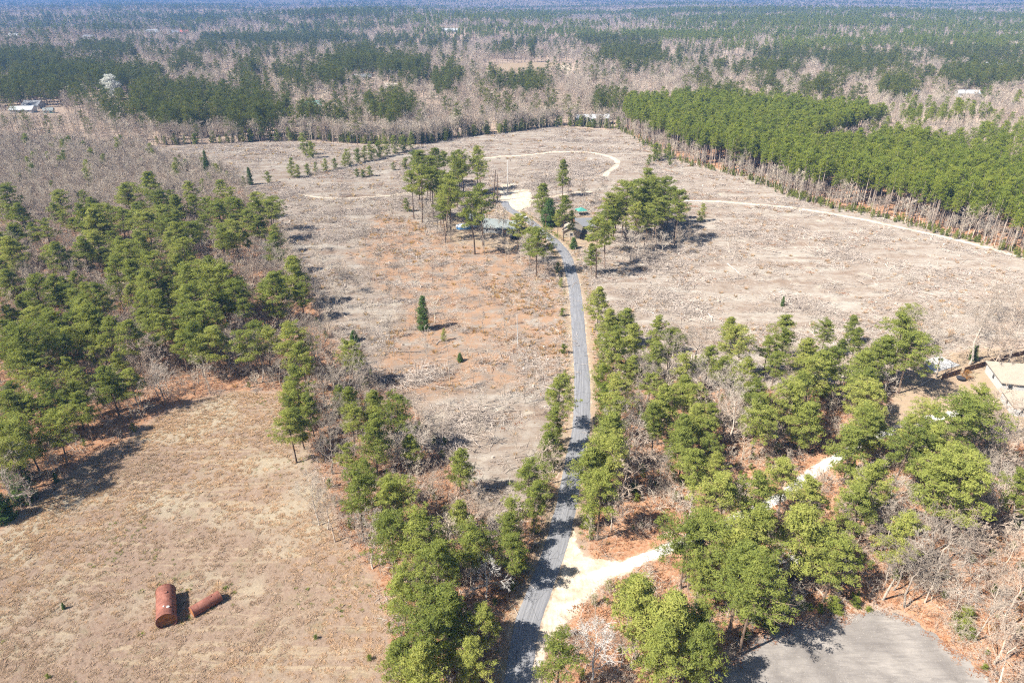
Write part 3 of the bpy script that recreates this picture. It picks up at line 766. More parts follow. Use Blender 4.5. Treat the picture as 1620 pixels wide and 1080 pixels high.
BARE_SPOTS = [
 ('the left wood', 12, [(50, 410), (40, 445), (62, 470), (120, 400), (130, 440), (190, 470), (195, 512), (230, 560), (240, 592), (20, 480), (205, 532), (222, 545), (372, 522), (360, 548), (430, 402), (442, 412), (420, 392), (396, 420), (408, 560), (250, 600), (175, 520), (110, 430), (15, 395), (100, 415), (285, 420), (300, 440),
   (330, 425), (150, 470), (455, 430), (470, 440), (255, 470), (10, 640), (12, 745), (30, 755), (215, 610)]),
 ('the field edge', 11, [(443, 592), (500, 545), (482, 560), (512, 575), (532, 562), (548, 605), (517, 650), (522, 700), (540, 640), (512, 800), (525, 812), (500, 780), (505, 605), (560, 600), (585, 850), (470, 520), (490, 535), (600, 700), (575, 660)]),
 ('the left roadside wood', 11, [(767, 905), (727, 1015), (700, 860), (740, 800), (690, 760), (640, 700), (700, 960), (860, 730)]),
 ('the right roadside wood', 12, [(1000, 690), (1010, 650), (1006, 720), (1145, 640), (1156, 620), (1150, 662), (1162, 650), (942, 1015), (1030, 600), (1060, 560), (1090, 590), (1015, 580), (1120, 600), (1045, 740), (985, 740), (1230, 895), (1180, 560), (975, 660), (1105, 545), (1250, 570)]),
 ('the gravel-lot thicket', 12, [(1340, 800), (1420, 800), (1352, 850), (1412, 835), (1392, 780), (1540, 850), (1502, 870), (1470, 862), (1562, 900), (1600, 862), (1610, 940), (1592, 1000), (1602, 1045), (1560, 962), (1572, 642), (1592, 682), (1602, 722), (1580, 762), (1552, 742), (1572, 802), (1610, 790), (1520, 830),
   (1450, 900), (1430, 880), (1540, 700), (1575, 700), (1615, 650), (1530, 930), (1585, 930), (1618, 890), (1560, 690), (1480, 905)]),
 ('the yard fence', 15, [(1562, 500), (1590, 470), (1612, 530), (1480, 510), (1500, 540), (1585, 540), (1440, 522), (1550, 520), (1600, 500), (1575, 460), (1615, 480)]),
 ('the two houses', 12, [(955, 300), (942, 312), (970, 322), (986, 300), (900, 292), (880, 288), (850, 300), (962, 345), (955, 358), (950, 372), (765, 370), (795, 345), (846, 372), (838, 390), (690, 345), (700, 330), (680, 350), (672, 340), (712, 360), (985, 318), (1000, 315), (925, 300), (1030, 385), (1050, 380), (1075, 375), (1000, 385), (1090, 370), (1012, 380), (865, 295)]),
 ('the left cutover', 10, [(614, 455), (542, 440), (575, 370), (650, 300), (690, 300), (598, 400), (510, 420), (500, 380)]),
]
for zone, h0, spots in BARE_SPOTS:
    for cx, cy_ in spots:
        h = h0 * random.uniform(.75, 1.2)
        i = random.choice([0, 1, 2, 3, 4, 6])
        if (cx, cy_) in ((767, 905), (727, 1015), (942, 1015), (1230, 895)): i = 5
        if zone == 'the yard fence': i = random.choice([3, 6, 6, 0])
        if zone in ('the two houses', 'the left cutover'): i = random.choice([7, 8])
        q = U(cx, cy_, h * .6)
        if seg_dist(np.array([[q.x, q.y]]), ROAD2, False)[0] < 3.2: continue
        plant('bare_tree', zone, BARE, i, q, h, tilt=.06)

# thin saplings left standing on the cutover
LEFTCUT = poly([(440, 330), (640, 300), (700, 345), (720, 390), (860, 402), (885, 480), (898, 600), (890, 660), (800, 800), (720, 720), (650, 640), (560, 575), (520, 520), (480, 430)])
for k, (x, y) in enumerate(scatter(LEFTCUT, 70, 4, 5)):
    plant('bare_sapling', 'the left cutover', SAPL, k % 5, (x, y), random.uniform(5, 11), tilt=.05)
for k, (x, y) in enumerate(scatter(poly([(385, 262), (560, 240), (640, 245), (640, 300), (450, 300)]), 16, 4, 6)):
    plant('bare_sapling', 'the far cutover', SAPL, k % 5, (x, y), random.uniform(6, 11), tilt=.05)

# cedars, young evergreens and bushes
CEDAR = []
for i, (H, rad) in enumerate(((11, 2.1), (9, 1.9), (13, 2.4))):
    tr_, br_, cr_ = make_pine(500 + i, H=H, base=.04, rad=rad, nb=110, per=26, size=.34, mat='cedar_needles', lean=.15, ragged=.15, cr=(.4, .65), top_sharp=.85)
    CEDAR.append((tr_, br_, cr_, float(H)))
YOUNG = []
for i, (H, rad, mt) in enumerate(((7, 1.7, 'pine_needles'), (6, 2.0, 'bush_leaves'), (8, 1.6, 'pine_needles'), (5, 1.8, 'dark_needles'))):
    tr_, br_, cr_ = make_pine(520 + i, H=H, base=.06, rad=rad, nb=34, per=26, size=.36, mat=mt, lean=.5, ragged=.65, cr=(.35, .75), top_sharp=.42)
    YOUNG.append((tr_, br_, cr_, float(H)))
def put(kind, protos, i, bx, by, h, label, cat, wide=1.0, group=None):
    q = U(bx, by)
    e = plant(kind, None, protos, i, q, h, wide=wide)
    tag(e, label, cat, group)
    return e
put('cedar_tree', CEDAR, 0, 671, 521, 11, 'lone dark cedar standing on the left cutover', 'cedar')
put('cedar_tree', CEDAR, 1, 560, 540, 3.4, 'low dark cedar at the far tip of the strip', 'cedar', 1.8)
put('cedar_tree', CEDAR, 1, 728, 572, 2.6, 'small dark evergreen half way between lone cedar and road', 'cedar', 1.5)
put('evergreen_tree', PINES, 7, 945, 518, 13, 'dark fir-like tree on the right verge of the road bend', 'evergreen', 1.1)
put('evergreen_tree', PINES, 7, 857, 352, 17, 'spire-shaped evergreen beside the road left of the tan house', 'evergreen', 1.0)
put('cedar_tree', CEDAR, 1, 868, 357, 11, 'dense dark evergreen right of the spire-shaped evergreen', 'cedar', 1.6)
put('pine_tree', PINES, 0, 891, 382, 18, 'tall pine with clear trunk standing before the tan house', 'pine', .8)
put('pine_tree', PINES, 1, 882, 374, 11, 'shorter pine left of the tall pine before the tan house', 'pine', 1.0)
put('pine_tree', PINES, 3, 903, 379, 12, 'slim pine right of the tall pine before the tan house', 'pine', .7)
put('evergreen_tree', PINES, 3, 890, 312, 18, 'tall spire-shaped evergreen behind the tan house', 'cedar', .9)
put('cedar_tree', CEDAR, 0, 1538, 570, 5, 'small green cedar behind the yard fence', 'cedar', 1.2)
put('evergreen_shrub', CEDAR, 1, 907, 394, 4.5, 'round dark shrub on the bare yard of the tan house', 'shrub', 1.7)
put('cedar_tree', CEDAR, 0, 246, 299, 9, 'dark cedar at the upper corner of the left wood', 'cedar')
put('cedar_tree', CEDAR, 0, 397, 293, 9, 'dark cedar at the left end of the hedgerow', 'cedar')
put('cedar_tree', CEDAR, 2, 330, 280, 14, 'tall grey-green cedar on the pale slope above the left wood', 'cedar', .8)
put('evergreen_shrub', CEDAR, 0, 1237, 485, 3.5, 'tiny lone evergreen on the right grey cutover', 'shrub')
put('evergreen_shrub', CEDAR, 1, 28, 762, 8, 'big green bush at the field corner below the left wood', 'shrub', 1.7)
put('evergreen_shrub', CEDAR, 1, 40, 792, 6, 'round green bush nearest to the field corner, in front', 'shrub', 1.9)
put('evergreen_shrub', CEDAR, 1, 5, 822, 6, 'bright green bush cut by the photo edge at the field corner', 'shrub', 2.0)
put('evergreen_shrub', CEDAR, 0, 90, 762, 2.2, 'small green bush poking out onto the field corner', 'shrub', 1.5)
put('evergreen_shrub', CEDAR, 0, 101, 962, 1.3, 'tiny green juniper on the tan field left of the tanks', 'shrub', 1.3)
put('pine_seedling', YOUNG, 1, 500, 1010, .8, 'tiny green seedling on the field, lower right of the tanks', 'seedling', 1.4)
put('pine_seedling', YOUNG, 1, 76, 1072, .8, 'tiny green seedling at the lower edge of the field', 'seedling', 1.4)
put('pine_seedling', YOUNG, 1, 585, 1043, 1.0, 'tiny green seedling on the field beside the tree strip', 'seedling', 1.4)
put('young_pine', YOUNG, 2, 702, 540, 4, 'thin young pine just left of the road-side saplings', 'young pine')
put('young_pine', YOUNG, 0, 645, 335, 6, 'lone young pine on the cutover left of the pool clump', 'young pine')
put('young_pine', YOUNG, 0, 1108, 350, 8, 'lone ragged pine right of the clump on grey cutover', 'young pine', .9)
for k, (x, y, h) in enumerate([(385, 297, 5), (425, 290, 5), (462, 281, 9), (472, 281, 6), (487, 277, 5), (500, 273, 5), (515, 271, 6), (530, 268, 5), (545, 265, 6), (553, 263, 8), (566, 258, 7), (577, 256, 8), (588, 254, 9), (600, 250, 8), (612, 247, 10), (625, 243, 9), (638, 240, 8), (650, 236, 9), (484, 246, 11), (495, 250, 8)]):
    put('young_pine', YOUNG, k % 3, x, y, h * 1.15, f'young evergreen in the hedgerow across the cutover, {ORD[k]} from its left end' if k < 18 else f'{["slim", "short slim"][k - 18]} young evergreen standing alone beyond the hedgerow', 'young pine', 1.0, 'hedgerow evergreens')
for k, (x, y, h) in enumerate([(565, 280, 4), (575, 281, 4), (585, 279, 5), (622, 270, 4), (642, 268, 6), (655, 262, 8)]):
    put('green_shrub', YOUNG, 1, x, y, h, f'{ORD[k]} from the left of the low green bushes below the hedgerow', 'shrub', 1.2, 'low bushes below the hedgerow')
for k, (x, y, h) in enumerate([(1025, 262, 6), (1035, 255, 10), (1042, 250, 8), (1055, 252, 9), (1060, 262, 5)]):
    put('young_pine', YOUNG, k % 3, x, y, h, f'{ORD[k]} from the left of the young pines at the plantation corner', 'young pine', 1.0, 'young pines at the plantation corner')
for k, (x, y, h) in enumerate([(1195, 985, 1.6), (1212, 990, 1.8), (1235, 972, 2.2), (1255, 966, 2.6), (1272, 962, 1.2), (1315, 962, 2.4), (1322, 970, 1.8), (1352, 958, 1.8), (1373, 966, 1.0), (1520, 1002, 2.6), (1525, 980, 2.6), (1222, 1000, 1.4), (1557, 1058, 1.0), (1240, 950, 2.4)]):
    put('green_shrub', YOUNG, 1, x, y, h, f'{ORD[k % 12]} from the left of the bright green shrubs round the gravel lot' if k < 12 else f'{["small", "taller"][k - 12]} bright green shrub behind the others round the gravel lot', 'shrub', 1.6, 'shrubs round the gravel lot')
# roadside bushes, both verges
vk = 0
for side, rows in ((-1, [(700, 5), (742, 4), (790, 5), (845, 4), (905, 5), (600, 3), (560, 2.5), (500, 3), (455, 3), (430, 3.5), (400, 3)]), (1, [(560, 6), (590, 7), (620, 8), (650, 8), (680, 8), (715, 8), (745, 8), (775, 8), (800, 7), (835, 6)])):
    for yy, h in rows:
        x = np.interp(-yy, [-p[1] for p in ROAD_R], [p[0] for p in ROAD_R])
        q = U(x, yy) + Vector(((ROAD_W + 2.2) * -1 if side < 0 else 2.6, 0, 0))
        e = plant('young_pine', 'the left road verge' if side < 0 else 'the right road verge', YOUNG, random.choice([0, 1, 2]), q, h * random.uniform(.85, 1.2))

# ------------------------------------------------------------------ masses that nobody could count
_gn = {}
def proto_collection(name, meshes):
    col = bpy.data.collections.new(name)
    for i, me in enumerate(meshes):
        col.objects.link(bpy.data.objects.new(f'{name}_{i:02d}', me))
    return col
def mass(name, col, pts, scale, rz, idx, tilt=None):
    """one object of kind stuff: the collection's meshes stood on the points"""
    n = len(pts)
    me = bpy.data.meshes.new(name); me.vertices.add(n); me.vertices.foreach_set('co', np.asarray(pts, np.float32).ravel())
    rot = np.zeros((n, 3), np.float32); rot[:, 2] = rz
    if tilt is not None: rot[:, :2] = tilt
    sc = np.asarray(scale, np.float32)
    if sc.ndim == 1: sc = np.repeat(sc[:, None], 3, 1)
    a = me.attributes.new('rot', 'FLOAT_VECTOR', 'POINT'); a.data.foreach_set('vector', rot.ravel())
    a = me.attributes.new('scl', 'FLOAT_VECTOR', 'POINT'); a.data.foreach_set('vector', sc.ravel())
    a = me.attributes.new('idx', 'INT', 'POINT'); a.data.foreach_set('value', np.asarray(idx, np.int32))
    o = link(name, me); o['kind'] = 'stuff'
    ng = bpy.data.node_groups.new(name, 'GeometryNodeTree')
    ng.interface.new_socket('Geometry', in_out='INPUT', socket_type='NodeSocketGeometry')
    ng.interface.new_socket('Geometry', in_out='OUTPUT', socket_type='NodeSocketGeometry')
    gi, go = ng.nodes.new('NodeGroupInput'), ng.nodes.new('NodeGroupOutput')
    iop = ng.nodes.new('GeometryNodeInstanceOnPoints'); ci = ng.nodes.new('GeometryNodeCollectionInfo')
    ci.inputs['Collection'].default_value = col; ci.inputs['Separate Children'].default_value = True; ci.inputs['Reset Children'].default_value = True
    def na(nm, dt):
        q = ng.nodes.new('GeometryNodeInputNamedAttribute'); q.data_type = dt; q.inputs['Name'].default_value = nm; return q.outputs['Attribute']
    L = ng.links
    L.new(gi.outputs[0], iop.inputs['Points']); L.new(ci.outputs[0], iop.inputs['Instance']); iop.inputs['Pick Instance'].default_value = True
    L.new(na('idx', 'INT'), iop.inputs['Instance Index'])
    e2r = ng.nodes.new('FunctionNodeEulerToRotation'); L.new(na('rot', 'FLOAT_VECTOR'), e2r.inputs[0]); L.new(e2r.outputs[0], iop.inputs['Rotation'])
    L.new(na('scl', 'FLOAT_VECTOR'), iop.inputs['Scale']); L.new(iop.outputs[0], go.inputs[0])
    md = o.modifiers.new('scatter', 'NODES'); md.node_group = ng
    return o

# far tree prototypes
def far_pine(seed, mat, **kw):
    tr_, br_, cr_ = make_pine(seed, nb=kw.pop('nb', 20), per=kw.pop('per', 20), size=kw.pop('size', .75), mat=mat, cr=kw.pop('cr', (1.0, 1.5)), far=True, **kw)
    return join_meshes('far_pine', [tr_, cr_])
PLANTED = [far_pine(700 + i, 'plantation_needles', H=19 + i % 3, base=.60 + .03 * (i % 3), rad=2.2 + .2 * (i % 3), top_sharp=.5, ragged=.4, nb=30, per=22, size=.55, cr=(.7, 1.05), lean=.2) for i in range(5)]
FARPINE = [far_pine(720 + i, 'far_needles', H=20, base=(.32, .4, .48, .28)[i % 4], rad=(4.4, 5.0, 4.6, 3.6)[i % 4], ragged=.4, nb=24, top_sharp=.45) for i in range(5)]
def far_bare(seed, mat='far_twigs', **kw):
    tr_, cr_ = make_bare(seed, mat=mat, **kw)
    return join_meshes('far_bare', [tr_, cr_])
FARBARE = [far_bare(740 + i, ('far_twigs', 'far_twigs', 'far_twigs', 'red_twigs', 'far_twigs', 'grey_bark')[i], H=16, spread=(.32, .28, .38, .34, .26, .3)[i], limbs=11, subs=4, twigs=4, fine=0, tw=.052, r0=.24, up=.95, base=.4) for i in range(6)]
SCRUB = [far_bare(760 + i, ('far_twigs', 'red_twigs', 'grey_bark', 'far_twigs')[i], H=5.5, spread=.5, limbs=9, subs=4, twigs=3, fine=0, tw=.035, r0=.05, base=.05, up=.9) for i in range(4)]
GREENSCRUB = [join_meshes('green_scrub', [YOUNG[k][0], YOUNG[k][2]]) for k in (0, 1, 2)]
far_col = proto_collection('far_trees', PLANTED + FARPINE + FARBARE + SCRUB + GREENSCRUB)
I_PL, I_PI, I_BA, I_SC, I_GS = 0, 5, 10, 16, 20

# (centre x, centre y, half width, half height) of evergreen stands; some far bands of dark pines stand in for cloud shadow
STANDS_CLOUD_SHADE = [(130, 125, 150, 30), (60, 140, 90, 28), (285, 162, 165, 30), (400, 178, 60, 22), (60, 105, 110, 14), (560, 95, 70, 20), (625, 103, 60, 16), (155, 75, 70, 6), (455, 61, 150, 8),
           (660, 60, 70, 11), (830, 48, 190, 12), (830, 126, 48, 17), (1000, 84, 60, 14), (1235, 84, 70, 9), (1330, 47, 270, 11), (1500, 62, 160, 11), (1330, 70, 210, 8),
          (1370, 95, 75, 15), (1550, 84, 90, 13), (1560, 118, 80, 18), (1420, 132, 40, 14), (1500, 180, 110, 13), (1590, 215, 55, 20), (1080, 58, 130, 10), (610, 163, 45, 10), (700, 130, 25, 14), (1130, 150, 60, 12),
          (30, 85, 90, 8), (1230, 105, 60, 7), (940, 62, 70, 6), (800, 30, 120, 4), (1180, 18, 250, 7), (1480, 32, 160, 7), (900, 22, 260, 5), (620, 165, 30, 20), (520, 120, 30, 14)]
def stand_shade_w(px, py, n):
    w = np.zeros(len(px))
    for cx, cy_, rx, ry in STANDS_CLOUD_SHADE:
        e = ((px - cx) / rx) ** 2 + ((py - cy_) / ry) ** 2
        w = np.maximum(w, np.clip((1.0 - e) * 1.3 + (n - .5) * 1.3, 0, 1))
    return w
rs = np.random.default_rng(21)
def sector(d0, d1, spacing):
    """jittered points between two distances over the view and a step beyond it"""
    n = int(.5 * 1.62 * (d1 ** 2 - d0 ** 2) / spacing ** 2)
    d = np.sqrt(rs.uniform(d0 ** 2, d1 ** 2, n)); a = rs.uniform(-.81, .81, n)
    return np.column_stack([d * np.sin(a), d * np.cos(a)])
BUILT = []          # (x, y, radius) kept free for far buildings
FAR_HOUSES = [((40, 178), 22), ((78, 179), 14), ((20, 182), 18), ((181, 157), 24), ((132, 150), 11), ((113, 149), 9), ((495, 172), 13), ((937, 197), 14), ((712, 56), 24), ((240, 49), 38), ((275, 49), 34), ((22, 63), 30), ((143, 66), 24), ((505, 31), 60), ((1530, 150), 18), ((1440, 150), 12), ((1575, 104), 16), ((575, 128), 14), ((290, 49), 16), ((620, 143), 10), ((1310, 128), 10)]
for (hx, hy), r in FAR_HOUSES:
    q = U(hx, hy); BUILT.append((q.x, q.y, r)); 
    for k in range(1, 4):                    # open yard towards the viewer
        f = 1 - k * r * .9 / math.hypot(q.x, q.y); BUILT.append((q.x * f, q.y * f, r * .9))
PATHS_FAR = [far_clear, pit, orange_far]
OPEN = [(1450, 36, 60, 3), (1130, 27, 110, 3), (1360, 55, 70, 2.5), (1505, 58, 50, 2), (1560, 31, 50, 2), (960, 40, 90, 3), (330, 45, 40, 3), (420, 72, 90, 3.5), (700, 24, 120, 2), (90, 25, 100, 2), (560, 36, 70, 3), (880, 72, 70, 3), (1180, 70, 60, 3)]
all_pts, all_s, all_i = [], [], []
for d0, d1, sp, sc in ((300, 620, 5.0, .92), (620, 1000, 6.0, .95), (1000, 1700, 8.0, 1.05), (1700, 3000, 12.5, 1.35), (3000, 5500, 24, 2.0), (5500, 13500, 60, 3.6)):
    P = sector(d0, d1, sp)
    keep = np.ones(len(P), bool)
    for o_, w_ in ((CUT, 0), (LWOODS, 0), (RWOODS, 0), (YARD_A, 0), (YARD_B, 0), (YARD_C, 0), (THICKET, 0), (PLANT, 0)):
        if d0 < 1000: keep &= ~inside(P, o_)
    for o_ in PATHS_FAR: keep &= ~inside(P, o_)
    P = P[keep]
    px, py = PX(P[:, 0], P[:, 1], 13.0 + ground_z(P[:, 0], P[:, 1]))
    keep = np.ones(len(P), bool)
    if d0 < 700: keep &= (py < 262) | ((px > 1200) & (py < 420))
    for bx, by, br in BUILT: keep &= np.hypot(P[:, 0] - bx, P[:, 1] - by) > br
    P, px, py = P[keep], px[keep], py[keep]
    nz = vnoise(P[:, 0], P[:, 1], 45 if d0 < 1700 else 260); nz2 = vnoise(P[:, 0] + 900, P[:, 1], 22)
    w = stand_shade_w(px, py, nz)
    if d0 >= 1700:
        right = np.clip((px - 700) / 500, 0, 1)
        w = np.maximum(w * .8, np.clip(.14 + (vnoise(P[:, 0], P[:, 1], 330) - .5) * 1.3 + .26 * right, 0, 1))
    bareness = np.zeros(len(P))
    for cx, cy_, rx, ry in OPEN: bareness = np.maximum(bareness, np.clip(1.4 - ((px - cx) / rx) ** 2 - ((py - cy_) / ry) ** 2 + (nz - .5), 0, 1))
    w = w * (1 - bareness)
    cl = vnoise(P[:, 0] + 31, P[:, 1] + 17, 16 if d0 < 1000 else 24 if d0 < 1700 else 45); cl2 = vnoise(P[:, 0] - 91, P[:, 1], 70 if d0 < 1700 else 240)
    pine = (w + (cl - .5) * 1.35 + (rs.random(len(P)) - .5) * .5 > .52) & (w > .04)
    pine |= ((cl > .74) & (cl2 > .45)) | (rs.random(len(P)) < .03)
    dens = np.where(pine, 1.0, (.72 + .28 * (nz > .35)) * (1 - .6 * bareness))
    k = rs.random(len(P)) < dens
    P, pine, px, py = P[k], pine[k], px[k], py[k]
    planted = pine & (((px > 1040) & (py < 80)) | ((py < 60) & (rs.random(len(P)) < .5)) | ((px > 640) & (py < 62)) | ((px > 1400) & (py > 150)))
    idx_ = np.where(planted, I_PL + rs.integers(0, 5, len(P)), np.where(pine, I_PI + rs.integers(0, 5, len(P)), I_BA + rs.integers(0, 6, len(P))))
    # bands of one twig colour through the bare woods
    band = vnoise(P[:, 0] + 300, P[:, 1] * 1.7, 60)
    idx_ = np.where(~pine & (band > .66) & (rs.random(len(P)) < .6), I_BA + 3, idx_)
    idx_ = np.where(~pine & (band < .30) & (rs.random(len(P)) < .6), I_BA + 5, idx_)
    s_ = sc * np.where(pine, rs.uniform(.62, 1.25, len(P)), rs.uniform(.55, 1.1, len(P)))
    if d0 > 1700:      # crowns merge with distance: broader, not taller
        s_ = np.column_stack([s_, s_, np.minimum(s_, rs.uniform(.8, 1.25, len(P)))])
    else: s_ = np.repeat(s_[:, None], 3, 1)
    all_pts.append(np.column_stack([P, ground_h(P[:, 0], P[:, 1]) - .2])); all_s.append(s_); all_i.append(idx_)
FP, FS, FI = np.concatenate(all_pts), np.concatenate(all_s), np.concatenate(all_i)
print('far trees', len(FP))
isb = FI >= I_BA
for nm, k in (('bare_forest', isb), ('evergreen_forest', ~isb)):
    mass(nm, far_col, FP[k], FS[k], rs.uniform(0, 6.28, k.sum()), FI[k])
# the pine plantation along the cutover
P = scatter(PLANT, 4300, 3, 31, lambda P: np.clip((vnoise(P[:, 0], P[:, 1], 12) - .12) * 5, .2, 1))
mass('pine_plantation_forest', far_col, np.column_stack([P, ground_h(*P.T) - .2]), rs.uniform(.66, 1.1, len(P)), rs.uniform(0, 6.28, len(P)), I_PL + rs.integers(0, 5, len(P)))
# edge of the plantation: bare stems and bright young growth
E = np.array([U(*q)[:2] for q in [(985, 207), (1022, 228), (1085, 258), (1190, 284), (1253, 310), (1313, 327), (1413, 347), (1520, 377), (1660, 418)]])
seg = rs.integers(0, len(E) - 1, 520); f = rs.random((520, 1)); P = E[seg] * (1 - f) + E[seg + 1] * f + rs.normal(size=(520, 2)) * 2.2
ix = np.where(rs.random(520) < .30, I_BA + rs.integers(0, 6, 520), I_GS + rs.integers(0, 3, 520))
mass('plantation_edge_undergrowth', far_col, np.column_stack([P, ground_h(*P.T) - .01]), np.where(ix >= I_GS, rs.uniform(.15, .5, 520), rs.uniform(.4, .75, 520)), rs.uniform(0, 6.28, 520), ix)
# edge of the far woods along the cutover
E = np.array([U(*q)[:2] for q in [(235, 232), (480, 222), (560, 228), (650, 229), (700, 219), (800, 209), (873, 199), (985, 206)]])
n = 620; seg = rs.integers(0, len(E) - 1, n); f = rs.random((n, 1)); P = E[seg] * (1 - f) + E[seg + 1] * f + np.abs(rs.normal(size=(n, 2))) * 5
ix = np.where(rs.random(n) < .66, I_BA + rs.integers(0, 6, n), I_GS + rs.integers(0, 3, n))
mass('woodland_edge_undergrowth', far_col, np.column_stack([P, ground_h(*P.T) - .01]), np.where(ix >= I_GS, rs.uniform(.5, 1.2, n), rs.uniform(.5, 1.0, n)), rs.uniform(0, 6.28, n), ix)
# scrubby grey thicket left of the cutover
P = scatter(THICKET, 4300, 3, 33)
r_ = rs.random(len(P)); ix = np.where(r_ < .62, I_SC + rs.integers(0, 4, len(P)), np.where(r_ < .98, I_BA + rs.integers(0, 6, len(P)), I_GS + rs.integers(0, 3, len(P))))
mass('bare_thicket_shrubbery', far_col, np.column_stack([P, ground_h(*P.T) - .01]), np.where((ix >= I_BA) & (ix < I_SC), rs.uniform(.35, .6, len(P)), rs.uniform(.6, 1.3, len(P))), rs.uniform(0, 6.28, len(P)), ix)

# small ground stuff: grass, slash, undergrowth
def blades(name, seed, n, rad, h, mat, w=.05, droop=.5):
    rs_ = np.random.default_rng(seed)
    a = rs_.uniform(0, 6.28, n); r = rad * np.sqrt(rs_.random(n)) * .5
    b = np.column_stack([r * np.cos(a), r * np.sin(a), np.zeros(n)])
    L = h * rs_.uniform(.55, 1.15, n)
    d = np.column_stack([np.cos(a), np.sin(a), np.zeros(n)]) + rs_.normal(size=(n, 3)) * .4
    tip = b + d * (droop * L)[:, None]; tip[:, 2] = L
    s_ = np.column_stack([-np.sin(a), np.cos(a), np.zeros(n)]) * w
    V = np.stack([b - s_, b + s_, tip], 1).reshape(-1, 3)
    return mesh_np(name, V, np.arange(n * 3).reshape(-1, 3), mat, np.repeat(rs_.random(n), 3))
def sticks(seed, n, L, r, spread, hump, mat='slash_wood'):
    rs_ = np.random.default_rng(seed); S = []
    for i in range(n):
        p = np.array([*(rs_.normal(size=2) * spread), rs_.uniform(0, hump)])
        az = rs_.uniform(0, 6.28); d = np.array([math.cos(az), math.sin(az), rs_.normal() * .16])
        l = L * rs_.uniform(.4, 1.2); q = p + d * l * .5 + rs_.normal(size=3) * l * .05; e = q + (d + rs_.normal(size=3) * .2) * l * .5
        for v in (p, q, e): v[2] = max(v[2], .03)
        rr_ = r * rs_.uniform(.4, 1.2); S += [(*p, *q, rr_, rr_ * .8), (*q, *e, rr_ * .8, rr_ * .45)]
    return segs_mesh(S, 'sticks', mat, 4)
def stump(seed):
    return MB().tube([(0, 0, -.1), (0, 0, .1), (0.02, 0, .42)], [.34, .26, .22], 9).mesh('stump', 'slash_wood')
DEBRIS = [sticks(1, 9, 2.2, .05, .8, .2), sticks(2, 16, 1.5, .035, .9, .35), sticks(3, 4, 3.6, .08, .7, .15), sticks(4, 34, 1.3, .022, .7, .6), sticks(5, 1, 5.0, .12, .1, .1), stump(0),
          blades('tuft', 11, 46, .9, .7, 'dry_blades'), blades('tuft', 12, 40, .9, .75, 'rust_blades'), blades('litter', 13, 50, 2.2, .22, 'dead_leaves', .09, 1.4), sticks(6, 22, 2.6, .04, 1.2, .5)]
deb_col = proto_collection('debris', DEBRIS)
fall = lambda P: np.clip((150 / np.hypot(P[:, 0], P[:, 1] + 40)) ** 1.2, 0, 1)
N_ = 19000
P = scatter(CUT, N_, 3.2, 41, lambda P: fall(P) * np.clip((vnoise(P[:, 0], P[:, 1] * 1.6, 11) * .6 + vnoise(P[:, 0] + 40, P[:, 1] * 1.4, 34) * .4 - .38) * 3.6, .07, 1))
inor = inside(P, ORANGE); d_ = np.hypot(*P.T)
prob = np.array([.22, .20, .10, .20, .012, .03, .13, .004, .05, .038]); probo = np.array([.10, .09, .04, .14, .01, .02, .20, .32, .06, .02])
ix = np.where(inor & (vnoise(P[:, 0], P[:, 1], 14) > .42), rs.choice(10, N_, p=probo / probo.sum()), rs.choice(10, N_, p=prob / prob.sum()))
mass('slash_debris', deb_col, np.column_stack([P, ground_h(*P.T) - .01]), rs.uniform(.35, 1.0, N_) ** 1.3 * 1.25 * np.clip(.7 + d_ / 480, .75, 1.5), rs.uniform(0, 6.28, N_), ix)
# windrows of heavier slash
wr = [np.array([[U(*a)[:2], U(*b)[:2]]]) for a, b in (((850, 262), (960, 258)), ((810, 300), (850, 292)), ((900, 270), (950, 285)), ((960, 225), (880, 222)), ((470, 302), (440, 315)), ((480, 340), (600, 335)), ((500, 380), (640, 360)), ((560, 610), (700, 590)), ((700, 690), (760, 660)), ((640, 690), (720, 700)), ((1040, 460), (1110, 505)), ((1300, 400), (1380, 410)), ((1150, 360), (1190, 372)), ((1000, 400), (1060, 430)), ((1230, 470), (1330, 500)), ((700, 300), (640, 290)), ((860, 268), (930, 262)), ((870, 275), (940, 270)), ((850, 282), (900, 280)))]
Q, QI = [], []
for s_ in wr:
    n = 70; f = rs.random((n, 1)); Q.append(s_[0, 0] * (1 - f) + s_[0, 1] * f + rs.normal(size=(n, 2)) * 2.2)
Q = np.concatenate(Q)
mass('windrow_debris', deb_col, np.column_stack([Q, ground_h(*Q.T) + .05]), rs.uniform(1.0, 1.9, len(Q)), rs.uniform(0, 6.28, len(Q)), rs.choice([0, 2, 3, 9, 9, 1], len(Q)))
# dry grass of the field
GRASS = [blades('grass', 61 + i, 60, (.9, .7, 1.1, .8)[i], (.20, .26, .17, .33)[i], 'dry_blades', .05, 1.5) for i in range(4)] + [blades('weed', 66, 40, .7, .3, 'bush_leaves', .04, .7)] + [blades('grass', 71 + i, 60, (.9, .8)[i], (.24, .32)[i], 'pink_blades', .05, 1.4) for i in range(2)]
gr_col = proto_collection('grasses', GRASS)
N_ = 21000
P = scatter(FIELD, N_, 3, 51)
P = P[(P[:, 1] > 50)]
k = rs.random(len(P)) < np.clip(.62 + (vnoise(P[:, 0], P[:, 1], 3.0) - .5) * .9 + (vnoise(P[:, 0], P[:, 1], 19) - .5) * 1.0, .22, 1)
P = P[k]
ix = np.where((vnoise(P[:, 0] + 50, P[:, 1], 9) > .78) & (rs.random(len(P)) < .22), 4, np.where(vnoise(P[:, 0] - 70, P[:, 1], 13) + rs.normal(size=len(P)) * .12 > .48, 5 + rs.integers(0, 2, len(P)), rs.integers(0, 4, len(P))))
mass('dry_field_grass', gr_col, np.column_stack([P, ground_h(*P.T) - .01]), rs.uniform(.3, .85, len(P)), rs.uniform(0, 6.28, len(P)), ix)
